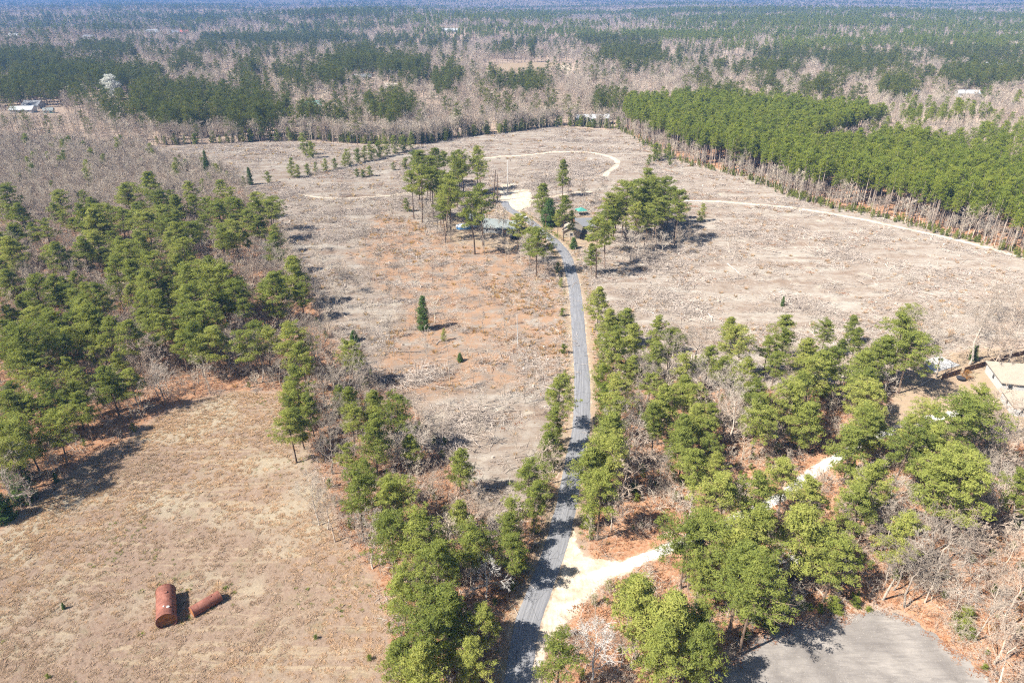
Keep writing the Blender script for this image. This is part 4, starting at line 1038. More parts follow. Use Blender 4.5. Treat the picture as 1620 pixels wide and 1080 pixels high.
tk = [U(263, 985), U(262, 930), U(303, 967), U(347, 941), U(283, 950)]
P = np.concatenate([np.array([list(q[:2])]) + rs.normal(size=(26, 2)) * np.array([1.3, 1.3]) for q in tk])
mass('tank_weeds', gr_col, np.column_stack([P, ground_h(*P.T) - .01]), rs.uniform(.6, 1.3, len(P)), rs.uniform(0, 6.28, len(P)), rs.choice([0, 1, 3, 4], len(P)))
# undergrowth and leaf litter in the woods
US = [far_bare(780 + i, ('red_twigs', 'grey_bark', 'far_twigs')[i], H=2.6, spread=.6, limbs=8, subs=3, twigs=3, fine=0, tw=.014, r0=.025, base=.02, up=.9) for i in range(3)] + [DEBRIS[8], DEBRIS[3], DEBRIS[0], GREENSCRUB[1], DEBRIS[7]]
us_col = proto_collection('understorey', US)
Q, QI = [], []
for o_, n, pr in ((LWOODS, 3600, (.2, .2, .2, .2, .08, .05, .05, .02)), (STRIP, 1300, (.16, .10, .10, .38, .08, .06, .08, .04)), (RWOODS, 3000, (.14, .08, .08, .44, .06, .05, .10, .05))):
    Q.append(scatter(o_, n, 3.4, 61)); QI.append(rs.choice(8, n, p=pr))
Q, QI = np.concatenate(Q), np.concatenate(QI)
sc_ = np.where(QI == 6, rs.uniform(.12, .4, len(Q)), rs.uniform(.6, 1.5, len(Q)))
mass('woodland_undergrowth', us_col, np.column_stack([Q, ground_h(*Q.T) - .02]), sc_, rs.uniform(0, 6.28, len(Q)), QI)
Q, ix = [], []
for o_, n, seed in ((LWOODS, 2600, 71), (RWOODS, 330, 72), (STRIP, 170, 73), (LEFTCUT, 150, 74)):
    w_ = (lambda P: np.clip((np.hypot(P[:, 0], P[:, 1]) - 130) / 90, .12, 1)) if o_ is LWOODS else None
    Q.append(scatter(o_, n, 4.5, seed, w_)); ix.append(np.where(rs.random(n) < .8, I_SC + rs.integers(0, 4, n), I_BA + rs.integers(0, 6, n)))
Q, ix = np.concatenate(Q), np.concatenate(ix)
mass('bare_brush_undergrowth', far_col, np.column_stack([Q, ground_h(*Q.T) - .02]), np.where(ix >= I_SC, rs.uniform(.5, 1.25, len(Q)), rs.uniform(.35, .6, len(Q))), rs.uniform(0, 6.28, len(Q)), ix)
def pebble(seed):
    rs_ = np.random.default_rng(seed); bm = bmesh.new(); bmesh.ops.create_icosphere(bm, subdivisions=1, radius=.16)
    for v in bm.verts: v.co *= 1 + rs_.uniform(-.3, .3); v.co.z *= .7
    me = bpy.data.meshes.new('pebble'); bm.to_mesh(me); bm.free(); me.materials.append(MAT['lot_gravel']); return me
rub_col = proto_collection('rubble', [pebble(1), pebble(2), DEBRIS[8], DEBRIS[3]])
c_ = np.array(U(1338, 1066)[:2]); P1 = c_ + rs.normal(size=(34, 2)) * np.array([1.8, .5])
n = 260; k_ = rs.integers(0, len(LOT), n); f = rs.random((n, 1)); P2 = LOT[k_] * (1 - f) + LOT[(k_ + 1) % len(LOT)] * f + rs.normal(size=(n, 2)) * .9
P2 = P2[P2[:, 1] > 48]
P3 = c_ + rs.normal(size=(14, 2)) * np.array([6.0, 2.5])
P = np.concatenate([P1, P2, P3]); ix = np.concatenate([rs.integers(0, 2, len(P1)), rs.choice([2, 2, 3, 0], len(P2)), rs.integers(0, 2, len(P3))])
zz = np.where(inside(P, LOT), .06, ground_h(*P.T))
mass('lot_rubble', rub_col, np.column_stack([P, zz]), np.where(ix < 2, rs.uniform(.2, .6, len(P)), rs.uniform(.35, .8, len(P))), rs.uniform(0, 6.28, len(P)), ix)
# verges of the road: low grass
n = 1500; i_ = rs.integers(0, len(ROAD) - 1, n); P = ROAD2[i_]
tn = ROAD2[np.minimum(i_ + 1, len(ROAD2) - 1)] - ROAD2[i_]; tn /= np.linalg.norm(tn, axis=1, keepdims=True) + 1e-9
P = P + np.column_stack([tn[:, 1], -tn[:, 0]]) * (rs.choice([-1, 1], n) * (ROAD_W / 2 + .9 + np.abs(rs.normal(size=n)) * 1.3))[:, None]
P = P[~inside(P, APRON) & ~inside(P, SANDLOT) & (seg_dist(P, DRIVE2, False) > 2.2)]
mass('verge_grass', gr_col, np.column_stack([P, ground_h(*P.T) - .01]), rs.uniform(.5, 1.0, len(P)), rs.uniform(0, 6.28, len(P)), rs.choice([0, 1, 2, 3, 4, 4], len(P)))

# ------------------------------------------------------------------ rusty tanks on the field
MAT['rust'], t = new_mat('rust')
tc = t.node('ShaderNodeTexCoord').outputs['Object']
n1, n2, n3 = t.noise(tc, .9, 6, .65), t.noise(tc, 5, 5, .7), t.noise(t.map(tc, (6, .3, 6)), 1.2, 4, .6)
c = t.ramp(n1, [(.28, (.105, .038, .026)), (.5, (.20, .072, .048)), (.72, (.30, .125, .088))])
c = t.mix(t.ramp(n2, [(.5, 0.0), (.72, .55)]), c, (.33, .165, .11))
c = t.mix(t.ramp(n3, [(.55, 0.0), (.72, .45)]), c, (.11, .042, .03))
t.out(t.principled(c, .78, t.bump(n2, .3, .03), .0, .35))
MAT['rust_orange'], t = new_mat('rust_orange')
tc = t.node('ShaderNodeTexCoord').outputs['Object']
n1 = t.noise(tc, 1.6, 6, .65)
t.out(t.principled(t.ramp(n1, [(.3, (.14, .05, .022)), (.5, (.30, .12, .045)), (.7, (.46, .21, .085))]), .85, t.bump(n1, .3, .03)))
plain('worn_white', (.62, .60, .56), .6)
def ring_mesh(r_in, r_out, y0, y1, n=40):
    b = MB()
    for k in range(n):
        a = 2 * math.pi * k / n
        for r, y in ((r_out, y0), (r_out, y1), (r_in, y1), (r_in, y0)): b.v.append((r * math.cos(a), y, r * math.sin(a)))
    for k in range(n):
        q = (k + 1) % n
        for j in range(4):
            i = (j + 1) % 4; b.f.append((k * 4 + j, q * 4 + j, q * 4 + i, k * 4 + i))
    return b
def disc(r, y0, y1, dish=0.0, n=40):
    b = MB(); rings = [(1.0, 0.0), (.75, .35), (.45, .75), (.15, 1.0)]
    for f, h in rings:
        for k in range(n):
            a = 2 * math.pi * k / n; b.v.append((r * f * math.cos(a), y1 + dish * h, r * f * math.sin(a)))
    for i in range(len(rings) - 1):
        for k in range(n): q = (k + 1) % n; b.f.append((i * n + k, i * n + q, (i + 1) * n + q, (i + 1) * n + k))
    b.f.append(tuple((len(rings) - 1) * n + k for k in range(n)))
    return b
def tank(near_px, far_px, r, label, open_near=True, fittings=()):
    a, b_ = U(*near_px, r), U(*far_px, r)
    d = b_ - a; L = d.length
    e = empty('rusty_tank', (a.x, a.y, 0)); e.rotation_euler = (0, 0, math.atan2(-d.x, d.y))
    loc = (0, 0, r - .12)
    ring_mesh(r - .03, r, 0.0, L).build('shell', 'rust', e, smooth=False, loc=loc)
    ring_mesh(r - .06, r + .05, -.06, .06).build('end_rim', 'rust', e, loc=loc)
    ring_mesh(r - .02, r + .05, L - .08, L + .04).build('end_rim', 'rust', e, loc=loc)
    for f in (.2, .4, .6, .8): ring_mesh(r - .01, r + .014, L * f - .04, L * f + .04).build('seam', 'rust', e, loc=loc)
    disc(r - .03, 0, L - .03, .25).build('end_plate', 'rust', e, smooth=True, loc=loc)
    if open_near: disc(r - .04, 0, .35, .3).build('end_plate', 'rust_orange', e, smooth=True, loc=loc)['label'] = 'orange rusted end plate set back inside the rim'
    else: disc(r - .03, 0, .0, -.06).build('end_plate', 'rust_orange', e, smooth=True, loc=loc)
    for f, ang, rad, h, m in fittings:
        fx, fz = r * math.sin(ang), r * math.cos(ang)
        MB().tube([(fx * .96, L * f, fz * .96), (fx * (1 + h / r), L * f, fz * (1 + h / r))], rad, 12).build('fitting', m, e, loc=loc)
    for s_ in (-1, 1):                          # timber chocks under the shell
        MB().beam((s_ * r * .62, L * .12, .12), (s_ * r * .62, L * .88, .12), .22, .26).build('chock', 'rust', e)
    tag(e, label, 'tank')
    return e
tank((263, 981), (262, 934), 1.5, 'large rusty cylindrical tank lying on the tan field with its near end showing', True,
     ((.22, .35, .22, .10, 'worn_white'), (.26, -.05, .13, .08, 'worn_white'), (.72, .12, .28, .12, 'rust'), (.5, .5, .10, .2, 'rust')))
tank((303, 967), (347, 941), .9, 'smaller rusty cylindrical tank lying at an angle beside the large one', False, ((.7, 0, .15, .1, 'rust'),))

# ------------------------------------------------------------------ buildings
plain('white_siding', (.50, .49, .47), .6, grain=.06); plain('tan_siding', (.40, .335, .25), .7); plain('grey_block', (.30, .30, .295), .8)
plain('brick_red', (.33, .16, .11), .85); plain('green_metal', (.20, .38, .32), .45, grain=.1); plain('pale_green_metal', (.215, .235, .225), .45); plain('slate_shingle', (.165, .17, .18), .8)
plain('white_metal', (.48, .50, .51), .4); plain('red_metal', (.48, .12, .09), .5); plain('dark_glass', (.03, .04, .05), .15, spec=.6); plain('trim_white', (.55, .55, .54), .5, grain=.04)
plain('wood_brown', (.17, .10, .065), .8, grain=.3); plain('wood_pale', (.42, .33, .25), .8, grain=.25); plain('black_rubber', (.02, .02, .02), .8); plain('concrete', (.44, .425, .40), .85, grain=.1)
plain('pool_blue', (.09, .28, .55), .5); plain('pool_cover', (.66, .72, .78), .5); plain('dark_metal', (.05, .05, .055), .5); plain('teal_canvas', (.07, .27, .22), .7)
plain('yellow_paint', (.75, .48, .04), .5); plain('car_white', (.74, .74, .74), .3, grain=.03, spec=.5); plain('car_dark', (.025, .03, .04), .25, grain=.03, spec=.5); plain('car_silver', (.42, .43, .45), .3, grain=.03, spec=.5)
plain('lamp_glass', (.75, .75, .7), .2)
MAT['tan_shingle'], t = new_mat('tan_shingle')
tc = t.node('ShaderNodeTexCoord').outputs['Object']
w_ = t.node('ShaderNodeTexBrick'); t.put(w_.inputs['Vector'], tc); w_.inputs['Scale'].default_value = 2.2
w_.inputs['Color1'].default_value = (.30, .255, .20, 1); w_.inputs['Color2'].default_value = (.35, .30, .235, 1); w_.inputs['Mortar'].default_value = (.22, .19, .155, 1); w_.inputs['Mortar Size'].default_value = .02
c = t.mix(t.ramp(t.noise(tc, .8, 5, .65), [(.35, 0.0), (.75, .5)]), w_.outputs[0], (.39, .335, .265))
t.out(t.principled(c, .9))
def roof_gable(w, d, h, rise, over=.5, th=.18):
    x, y = w / 2 + over, d / 2 + over; dz = rise * over / (d / 2)
    b = MB()
    for s_ in (-1, 1):
        b.add([(-x, 0, h + rise), (x, 0, h + rise), (x, s_ * y, h - dz), (-x, s_ * y, h - dz), (-x, 0, h + rise + th), (x, 0, h + rise + th), (x, s_ * y, h - dz + th), (-x, s_ * y, h - dz + th)],
              [(0, 1, 2, 3), (4, 7, 6, 5), (0, 4, 5, 1), (1, 5, 6, 2), (2, 6, 7, 3), (3, 7, 4, 0)])
    return b
def roof_hip(w, d, h, rise, over=.5, th=.18):
    x, y = w / 2 + over, d / 2 + over; rx = max(.1, (w - d) / 2)
    b = MB()
    b.add([(-x, -y, h), (x, -y, h), (x, y, h), (-x, y, h), (-x, -y, h + th), (x, -y, h + th), (x, y, h + th), (-x, y, h + th), (-rx, 0, h + rise + th), (rx, 0, h + rise + th)],
          [(3, 2, 1, 0), (0, 1, 5, 4), (1, 2, 6, 5), (2, 3, 7, 6), (3, 0, 4, 7), (4, 5, 9, 8), (5, 6, 9), (6, 7, 8, 9), (7, 4, 8)])
    return b
def house(name, pos, w, d, h, rise, rz, wall, roof, label, cat='house', hip=False, win=3, chimney=None, door=True, detail=True):
    z0 = float(ground_h(pos[0], pos[1])[0])
    e = empty(name, (pos[0], pos[1], z0), rz)
    b = MB().box(-w / 2, -d / 2, -.3, w / 2, d / 2, h)
    if not hip:      # gable ends
        for s_ in (-1, 1):
            x = s_ * w / 2
            b.add([(x, -d / 2, h), (x, d / 2, h), (x, 0, h + rise)], [(0, 1, 2)])
    b.build('wall', wall, e)
    r = (roof_hip if hip else roof_gable)(w, d, h, rise).build('roof', roof, e)
    if chimney: MB().box(w * .2, -.5, h, w * .2 + .9, .4, h + rise + 1.1).build('chimney', chimney, r)
    if detail:
        for s_ in (-1, 1):
            for k in range(win):
                x = -w / 2 + w * (k + .5) / win
                if s_ < 0 and door and k == win // 2:
                    dd = MB().box(x - .5, s_ * (d / 2 + .04) - .03, 0, x + .5, s_ * (d / 2 + .04) + .03, 2.1).build('door', 'wood_brown', e)
                    continue
                f = MB()
                for (x0, z0_, x1, z1) in ((x - .65, .9, x + .65, 1.0), (x - .65, 2.1, x + .65, 2.2), (x - .65, 1.0, x - .55, 2.1), (x + .55, 1.0, x + .65, 2.1)): f.box(x0, s_ * (d / 2) - .06, z0_, x1, s_ * (d / 2) + .06, z1)
                wf = f.build('window', 'trim_white', e)
                MB().box(x - .55, s_ * (d / 2) - .02, 1.0, x + .55, s_ * (d / 2) + .03, 2.1).build('pane', 'dark_glass', wf)
        for s_ in (-1, 1):
            f = MB().box(s_ * w / 2 - .06, -.65, .9, s_ * w / 2 + .06, .65, 2.2).build('window', 'trim_white', e)
            MB().box(s_ * w / 2 - .07, -.53, 1.0, s_ * w / 2 + .07, .53, 2.1).build('pane', 'dark_glass', f)
    tag(e, label, cat)
    return e
G = lambda x, y: U(x, y)
# the house at the right edge and its yard
hq = G(1612, 622)
house('hip_roof_house', (hq.x + 6.0, hq.y + 3.5), 19, 11, 2.8, 3.0, R(-14), 'white_siding', 'tan_shingle', 'hip-roofed house with tan shingles cut by the right edge', hip=True, win=5, chimney='brick_red')
hq2 = G(1612, 655)
house('house_wing', (hq2.x + 5.0, hq2.y + 1.5), 13, 7.5, 2.6, 2.2, R(-14), 'white_siding', 'tan_shingle', 'lower tan-roofed wing with white walls in front of the hip-roofed house', hip=True, win=3)
# concrete pad
cp = poly([(1461, 571), (1484, 562), (1519, 578), (1476, 590)])
b = MB(); nC = len(cp)
b.v = [(x, y, .12) for x, y in cp] + [(x, y, -.1) for x, y in cp]
b.f = [tuple(range(nC))] + [(i, (i + 1) % nC, nC + (i + 1) % nC, nC + i) for i in range(nC)]
tag(b.build('concrete_pad', 'concrete'), 'white concrete pad beside the yard fence', 'concrete pad')
def fence(p0, p1, npan, hgt, label, mat='wood_brown'):
    a, b_ = Vector(p0), Vector(p1); d = b_ - a; L = d.length
    e = empty('wooden_fence', (a.x, a.y, 0), math.atan2(d.y, d.x)); s = L / npan
    for k in range(npan + 1):
        MB().box(k * s - .07, -.07, -.2, k * s + .07, .07, hgt + .1).build('post', mat, e)
    proto = None
    for k in range(npan):
        if proto is None:
            m = MB()
            nb = 12
            for j in range(nb):
                x = .1 + (s - .2) * j / nb; m.box(x, -.015, .1, x + (s - .2) / nb * .86, .015, hgt)
            m.box(.07, .016, .35, s - .07, .06, .45); m.box(.07, .016, hgt - .35, s - .07, .06, hgt - .25)
            proto = m.mesh('panel', mat)
        link('panel', proto, e, loc=(k * s, 0, 0))
    tag(e, label, 'fence')
fence(G(1489, 601), G(1518, 592), 3, 1.7, 'short three-panel wooden fence next to the concrete pad')
fence(G(1524, 590), G(1592, 569), 8, 1.7, 'long dark wooden panel fence behind the hip-roofed house')
fence(G(1590, 569), G(1640, 556), 6, 1.5, 'wooden fence running past the right edge behind the bare trees')
# swing frame by the pad, table, propane tank
q = G(1456, 611); q2 = G(1474, 600)
e = empty('swing_frame', (q.x, q.y, 0)); dv = q2 - q
MB().tube([(0, 0, 0), (.2, .3, 4.2)], .07, 8).build('post', 'wood_pale', e)
MB().beam((0, 0, .35), (dv.x, dv.y, .35), .35, .12).build('bench_plank', 'wood_pale', e)
for f in (.15, .85): MB().box(dv.x * f - .12, dv.y * f - .12, 0, dv.x * f + .12, dv.y * f + .12, .29).build('leg', 'wood_brown', e)
tag(e, 'pale leaning post and low plank bench at the edge of the yard', 'bench')
q = G(1519, 601)
e = empty('patio_table', (q.x, q.y, 0))
MB().tube([(0, 0, .68), (0, 0, .76)], 1.1, 20).build('table_top', 'dark_metal', e)
for k in range(4): MB().beam((.7 * math.cos(k * 1.57 + .5), .7 * math.sin(k * 1.57 + .5), 0), (.6 * math.cos(k * 1.57 + .5), .6 * math.sin(k * 1.57 + .5), .68), .07).build('leg', 'dark_metal', e)
tag(e, 'dark round patio table on the yard below the fence', 'table')
put('dead_bush', [(SAPL[0][0], None, mesh_np('crown', *[(lambda m: (np.array([v.co[:] for v in m.vertices]), np.array([list(f.vertices) for f in m.polygons])))(YOUNG[1][2])][0], 'rust_blades'), 6.0)], 0, 1527, 600, 2.6, 'rusty brown dead bush beside the patio table', 'shrub', 1.4)
q = G(1610, 583)
e = empty('propane_tank', (q.x, q.y, 0), R(15))
MB().tube([(-1.3, 0, .8), (-1.2, 0, .8), (-.95, 0, .8), (.95, 0, .8), (1.2, 0, .8), (1.3, 0, .8)], [.15, .42, .55, .55, .42, .15], 16).build('tank_body', 'trim_white', e, smooth=True)
for s_ in (-.7, .7): MB().box(s_ - .08, -.3, 0, s_ + .08, .3, .35).build('foot', 'concrete', e)
tag(e, 'white rounded gas tank behind the hip-roofed house', 'gas tank')

# the two houses up the road
hA = G(795, 371)
house('green_roof_house', (hA.x + .0, hA.y + 5), 15, 9, 2.7, 2.2, R(-12), 'grey_block', 'pale_green_metal', 'low house with pale green metal roof behind the roadside saplings', win=4, chimney='brick_red')
house('shed', (G(752, 352).x, G(752, 352).y), 7, 5, 2.3, 1.3, R(8), 'dark_metal', 'pale_green_metal', 'small open shed with pale green roof beside the blue pool', 'shed', win=1, door=False)
hB = G(905, 377)
house('tan_house', (hB.x + .5, hB.y + 5), 9, 7, 2.7, 2.0, R(80), 'tan_siding', 'tan_shingle', 'tan house with gable towards the road behind a pine', win=3, chimney='brick_red')
house('garage', (G(929, 368).x, G(929, 368).y + 5), 9, 8, 2.6, 2.0, R(4), 'slate_shingle', 'slate_shingle', 'slate-blue garage at the right of the tan house', 'garage', win=2)
q = G(919, 340)
e = empty('canopy_shelter', (q.x, q.y, 0), R(20))
for sx in (-1, 1):
    for sy in (-1, 1): MB().box(sx * 2 - .06, sy * 2 - .06, 0, sx * 2 + .06, sy * 2 + .06, 2.3).build('post', 'trim_white', e)
MB().add([(-2.3, -2.3, 2.3), (2.3, -2.3, 2.3), (2.3, 2.3, 2.3), (-2.3, 2.3, 2.3), (0, 0, 3.5)], [(0, 1, 4), (1, 2, 4), (2, 3, 4), (3, 0, 4), (3, 2, 1, 0)]).build('canopy', 'teal_canvas', e)
tag(e, 'teal-green pyramid canopy behind the tan house', 'canopy')
q = G(733, 361)
e = empty('round_pool', (q.x, q.y, 0))
b = ring_mesh(2.75, 3.0, 0, 1.1, 32); b.v = [(x, z, y) for x, y, z in b.v]; b.build('pool_wall', 'pool_blue', e)
MB().tube([(0, 0, 0), (0, 0, .95)], 2.74, 32).build('pool_cover', 'pool_cover', e)
b = ring_mesh(2.7, 3.12, 1.102, 1.18, 32); b.v = [(x, z, y) for x, y, z in b.v]; b.build('rim', 'trim_white', e)
tag(e, 'round blue-sided pool with pale cover beside the pine clump', 'pool')

def car(pos, rz, paint, label, cat='car'):
    e = empty('parked_car', (pos[0], pos[1], .06), rz)
    prof = [(-2.2, .45), (-2.25, .8), (-2.1, .95), (-1.2, 1.0), (1.1, .98), (2.0, .85), (2.25, .65), (2.2, .4)]
    b = MB(); n = len(prof)
    b.v = [(x, -.86, z) for x, z in prof] + [(x, .86, z) for x, z in prof]
    b.f = [tuple(range(n)), tuple(reversed(range(n, 2 * n)))] + [(i, (i + 1) % n, n + (i + 1) % n, n + i) for i in range(n)]
    b.build('body', paint, e)
    cab = [(-1.7, .97), (-1.15, 1.42), (.35, 1.45), (1.15, .97)]
    b = MB(); b.v = [(x, -.78 + (.12 if z > 1.2 else 0), z) for x, z in cab] + [(x, .78 - (.12 if z > 1.2 else 0), z) for x, z in cab]
    b.f = [(0, 1, 2, 3), (7, 6, 5, 4), (0, 4, 5, 1), (2, 6, 7, 3), (0, 3, 7, 4)]
    b.build('window', 'dark_glass', e)
    MB().box(-1.15, -.665, 1.415, .36, .665, 1.47).build('car_roof', paint, e)
    for x in (-1.35, 1.4):
        for s_ in (-1, 1):
            w = MB().tube([(x, s_ * .68, .33), (x, s_ * .9, .33)], .33, 14).build('wheel', 'black_rubber', e)
            MB().tube([(x, s_ * .9, .33), (x, s_ * .915, .33)], .19, 10).build('rim', 'car_silver', w)
    for s_ in (-1, 1): MB().box(2.19, s_ * .6 - .18, .6, 2.27, s_ * .6 + .18, .75).build('headlight', 'lamp_glass', e)
    tag(e, label, cat)
rd = ROAD[min(range(len(ROAD)), key=lambda i: (ROAD[i] - U(826, 345)).length)]
car((rd.x - .6, rd.y), R(122), 'car_white', 'white car on the road between the two houses')
car((G(801, 377).x + 3.5, G(801, 377).y - .5), R(-10), 'car_dark', 'black car parked at the end of the green-roofed house')
car((G(935, 380).x, G(935, 380).y), R(15), 'car_dark', 'dark car parked in front of the slate-blue garage')
car((G(757, 356).x, G(757, 356).y - 3.0), R(35), 'car_silver', 'silver car parked in front of the small open shed')

# far buildings
def fh(x, y, w, d, h, rise, rz, wall, roof, label, name='far_house', cat='house'):
    q = G(x, y)
    house(name, (q.x, q.y), w, d, h, rise, R(rz), wall, roof, label, cat, win=3)
fh(38, 178, 17, 9, 2.8, 2.2, 6, 'white_siding', 'white_metal', 'long house with white metal roof in the clearing at far left')
fh(55, 171, 15, 10, 3.0, 3.2, -8, 'grey_block', 'slate_shingle', 'grey shingled house right behind the white-roofed house')
fh(78, 179, 7, 5, 2.4, 1.6, 12, 'green_metal', 'pale_green_metal', 'small pale-roofed shed right of the grey shingled house', 'shed', 'shed')
fh(495, 173, 13, 9, 3.2, 3.2, 35, 'white_siding', 'green_metal', 'white house with green roof half hidden in bare woods')
fh(937, 196, 24, 9, 4.6, 2.2, 4, 'white_siding', 'white_metal', 'long white building at the far end of the cutover')
fh(712, 55, 34, 12, 4, 3.5, 5, 'white_siding', 'white_metal', 'long white-roofed building among dark pines far off')
fh(240, 48, 30, 16, 6, 6, 40, 'white_siding', 'white_metal', 'largest white house of the distant hamlet')
fh(275, 48, 30, 14, 5, 5, -10, 'white_siding', 'slate_shingle', 'white house with dark roof in the middle of the distant hamlet')
fh(290, 48, 26, 12, 5, 5, 10, 'brick_red', 'red_metal', 'red-roofed house at the right end of the distant hamlet')
fh(22, 62, 30, 14, 5, 5, 25, 'white_siding', 'white_metal', 'white house among trees at the far left edge')
fh(143, 65, 22, 12, 5, 4, -5, 'white_siding', 'slate_shingle', 'small white house left of the distant hamlet')
fh(503, 30, 70, 22, 8, 5, 3, 'brick_red', 'red_metal', 'long red-roofed building near the horizon')
fh(1530, 149, 20, 10, 3.5, 2.5, -4, 'white_siding', 'white_metal', 'white building among trees at far right')
fh(1440, 149, 14, 9, 4, 3, 15, 'grey_block', 'slate_shingle', 'small grey house left of the white building at far right')
fh(1575, 103, 26, 12, 4, 3, -8, 'white_siding', 'white_metal', 'distant white-roofed building near the right edge')
fh(575, 128, 18, 9, 3, 2.5, 8, 'tan_siding', 'slate_shingle', 'grey-roofed house hidden in the bare woods behind the cutover')
fh(620, 143, 13, 8, 3, 2.5, -12, 'white_siding', 'tan_shingle', 'small tan-roofed cabin in the bare woods behind the cutover')
fh(1310, 128, 13, 8, 3, 2.5, 20, 'grey_block', 'slate_shingle', 'small grey-roofed house above the pine plantation')

# white flowering trees by the far-left clearing
BL = []
for i in range(2):
    tr_, br_, cr_ = make_pine(560 + i, H=14, base=.15, rad=5.5, nb=60, per=40, size=.6, mat='blossom', lean=.2, cr=(.9, 1.4), top_sharp=.35)
    BL.append((tr_, br_, cr_, 14.0))
put('flowering_tree', BL, 0, 181, 158, 20, 'large round tree in full white blossom above the dark pines', 'tree')
put('flowering_tree', BL, 1, 132, 150, 9, 'small white blossoming tree left of the large one', 'tree')
put('flowering_tree', BL, 1, 113, 149, 7, 'smallest white blossoming tree by the far-left clearing', 'tree')

# poles, posts and dead trunks
def pole(x, y, h, r, mat, label, cat='pole', name='wooden_pole', tilt=(0, 0), arm=False):
    q = G(x, y); e = empty(name, (q.x, q.y, float(ground_h(q.x, q.y)[0]))); e.rotation_euler = (tilt[0], tilt[1], random.random() * 6)
    MB().tube([(0, 0, -.3), (0, 0, h * .5), (.02, 0, h)], [r, r * .85, r * .62], 9).build('shaft', mat, e)
    if arm:
        MB().beam((-1.2, 0, h - .6), (1.2, 0, h - .6), .12, .14).build('crossarm', mat, e)
        for s_ in (-1, 0, 1): MB().tube([(s_, 0, h - .54), (s_, 0, h - .3)], .06, 6).build('insulator', 'grey_block', e)
    tag(e, label, cat)
pole(803, 306, 16, .26, 'white_bark', 'tall pale branchless trunk rising from the sandy clearing', 'dead tree', 'dead_tree')
pole(781, 318, 15, .28, 'pine_bark', 'dark bare trunk leaning at the left of the sandy clearing', 'dead tree', 'dead_tree', (.05, -.06))
pole(787, 318, 13, .25, 'pine_bark', 'second dark bare trunk at the left of the sandy clearing', 'dead tree', 'dead_tree', (-.04, .05))
pole(1397, 948, 5.5, .2, 'grey_bark', 'broken grey trunk standing at the rim of the gravel lot', 'dead tree', 'dead_tree', (.1, .12))
pole(1088, 932, 5, .18, 'pine_bark', 'dark branchless trunk in the wood by the driveway', 'dead tree', 'dead_tree', (.03, .05))
pole(660, 602, 6, .13, 'grey_bark', 'slender grey dead stem on the lot left of centre', 'dead tree', 'dead_tree', (.03, .03))
pole(712, 605, 7, .12, 'grey_bark', 'slender grey dead stem on the lot nearest the middle', 'dead tree', 'dead_tree', (.02, -.03))
pole(819, 548, 10, .13, 'white_bark', 'thin whitish dead stem near the left verge of the road', 'dead tree', 'dead_tree', (.02, .02))
pole(863, 380, 11, .17, 'wood_brown', 'utility pole with crossarm at the bend beside the houses', 'utility pole', 'utility_pole', arm=True)
q = G(937, 526)
e = empty('marker_post', (q.x, q.y, 0)); MB().box(-.06, -.06, 0, .06, .06, 1.0).build('post', 'yellow_paint', e); MB().box(-.2, -.05, 1.003, .2, .05, 1.4).build('sign_plate', 'yellow_paint', e)
tag(e, 'small yellow marker post on the right verge of the road', 'marker')

# single logs and brush piles that stand out on the cutovers
LOGS = [((1115, 500), (1150, 509), .16), ((1120, 496), (1143, 506), .13), ((1050, 425), (1082, 432), .15), ((1150, 418), (1172, 436), .2), ((1398, 470), (1425, 460), .22), ((1447, 455), (1470, 460), .2), ((1300, 482), (1312, 478), .2),
        ((1355, 444), (1372, 452), .25), ((1010, 395), (1040, 400), .14), ((1210, 395), (1240, 401), .2), ((596, 555), (665, 556), .16), ((630, 568), (642, 575), .14), ((690, 545), (702, 535), .14), ((600, 528), (625, 530), .13), ((480, 372), (560, 376), .15),
        ((520, 470), (550, 488), .18), ((545, 500), (560, 512), .16), ((745, 690), (757, 708), .14), ((700, 650), (790, 640), .1), ((1290, 930), (1306, 945), .14), ((1298, 938), (1330, 925), .12), ((620, 318), (660, 310), .2), ((560, 340), (620, 333), .2), ((905, 455), (912, 445), .1)]
WHERE = ['outer log of the crossed pair nearest the road wood', 'inner log of the crossed pair nearest the road wood', 'pale log below the right pine clump', 'stout pale log in the middle of the grey cutover', 'thick forked log left of the large bare trees', 'thick log just above the yard fence trees',
         'short log beside the tiny lone evergreen', 'short white log in the middle of the grey cutover', 'thin log right under the right pine clump', 'pale log along the upper grey cutover', 'long white log on the ground left of the lone cedar', 'short log below the long white log', 'leaning log just below the lone cedar', 'thin log left of the lone cedar',
         'long pale log on the upper left cutover', 'stout log among white debris beside the left wood', 'short stout log below the white debris', 'short log in the hollow of the strip', 'very long thin log across the lot', 'broken log above the gravel lot', 'crossed log above the gravel lot', 'pale log left of the pool clump', 'long log on the upper left cutover near the path', 'thin log on the verge of the road']
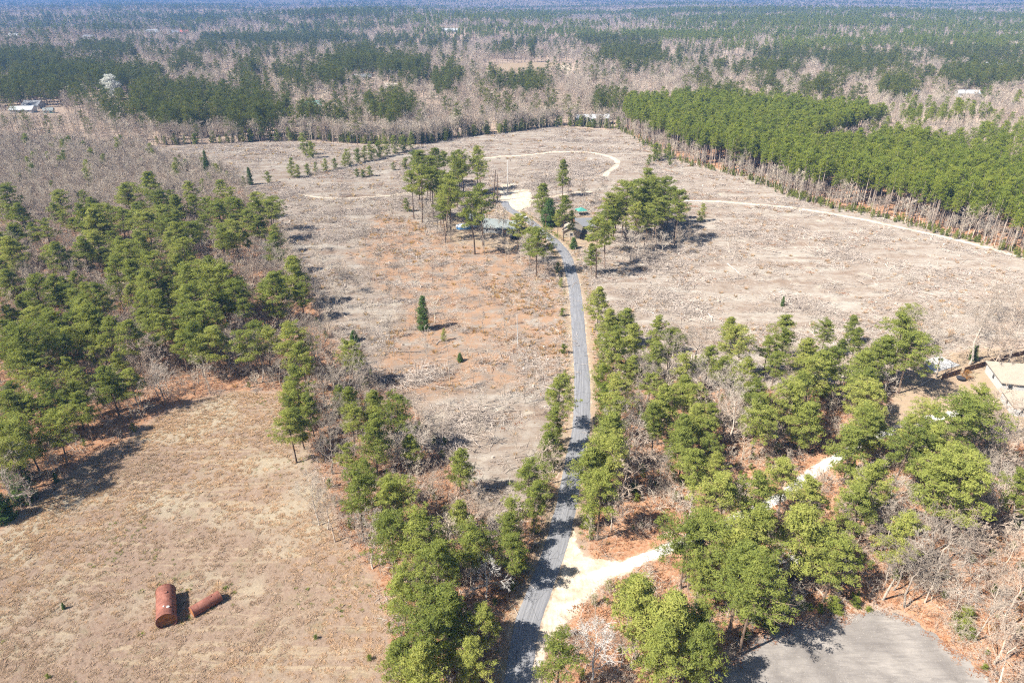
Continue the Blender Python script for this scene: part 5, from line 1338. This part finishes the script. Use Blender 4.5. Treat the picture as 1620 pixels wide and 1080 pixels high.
for (a, b_, r), wtxt in zip(LOGS, WHERE):
    A, B = U(*a), U(*b_); e = None
    mid = (A + B) / 2; n_ = (B - A).normalized(); sd = Vector((-n_.y, n_.x, 0)) * random.uniform(-.3, .3)
    L = (B - A).length
    m = MB().tube([(A.x - mid.x, A.y - mid.y, r * .8), (sd.x, sd.y, r), (B.x - mid.x, B.y - mid.y, r * .7)], [r, r * .85, r * .55], 8)
    o = m.build('fallen_log', 'slash_wood', loc=(mid.x, mid.y, float(max(ground_h(A.x, A.y)[0], ground_h(mid.x, mid.y)[0], ground_h(B.x, B.y)[0])) - .02))
    for k in range(3):
        f = random.uniform(.3, .9); p0 = (A.lerp(B, f) - mid); dr = n_ * random.uniform(.5, 1.6) + Vector((-n_.y, n_.x, 0)) * random.choice([-1, 1]) * random.uniform(.4, 1.4) + Vector((0, 0, random.uniform(.1, .8)))
        MB().tube([(p0.x, p0.y, r), (p0.x + dr.x, p0.y + dr.y, r + dr.z)], [r * .4, r * .15], 5).build('branch_stub', 'slash_wood', o)
    tag(o, wtxt, 'log', 'fallen logs on the cutover')

# ------------------------------------------------------------------ labels for the planted trees
NOUN = {'pine_tree': ('pine', PINE_LOOK), 'bare_tree': ('bare tree', BARE_LOOK), 'bare_sapling': ('bare sapling', ['thin', 'slim', 'slender', 'branchy', 'twiggy']), 'young_pine': ('bush', ['young pine', 'bright green', 'slim pine', 'dark'])}
ROWS = ['nearest', 'second nearest', 'third', 'fourth', 'fifth', 'sixth', 'seventh', 'eighth', 'ninth', 'tenth', 'eleventh', 'twelfth', 'thirteenth', 'fourteenth', 'fifteenth', 'sixteenth']
for (kind, zone), lst in ZONED.items():
    if zone is None: continue
    noun, looks = NOUN[kind]
    info = []
    for e, i, h in lst:
        x, y = PX(e.location.x, e.location.y, h * .7)
        info.append((e, i, x, PX(e.location.x, e.location.y, 0)[1], h))
    info.sort(key=lambda q: -q[3])
    nrow = max(1, math.ceil(len(info) / 12)); per = math.ceil(len(info) / nrow)
    for r in range(nrow):
        row = sorted(info[r * per:(r + 1) * per], key=lambda q: q[2])
        hmax = max(q[4] for q in row)
        for k, (e, i, x, y, h) in enumerate(row):
            where = f'{ORD[k]} from left in {ROWS[r]} row' if nrow > 1 else f'{ORD[k]} from left'
            tag(e, f'{looks[i]} {noun}, {where} of {zone}', {'pine_tree': 'pine', 'bare_tree': 'bare tree', 'bare_sapling': 'sapling', 'young_pine': 'shrub'}[kind],
                f'{noun}s of {zone}')

# ------------------------------------------------------------------ haze
m = bpy.data.materials.new('haze_air'); m.use_nodes = True; nt = m.node_tree; nt.nodes.clear()
o_ = nt.nodes.new('ShaderNodeOutputMaterial'); pv = nt.nodes.new('ShaderNodeVolumePrincipled')
pv.inputs['Color'].default_value = (.13, .28, .58, 1); pv.inputs['Density'].default_value = 0.00023; pv.inputs['Anisotropy'].default_value = 0.0
nt.links.new(pv.outputs[0], o_.inputs['Volume'])
zmin = float(GZ.min()) - 2
hz = MB().box(-14500, -600, zmin, 14500, 15500, 125).build('haze', m); hz['kind'] = 'stuff'
hz.display_type = 'WIRE'
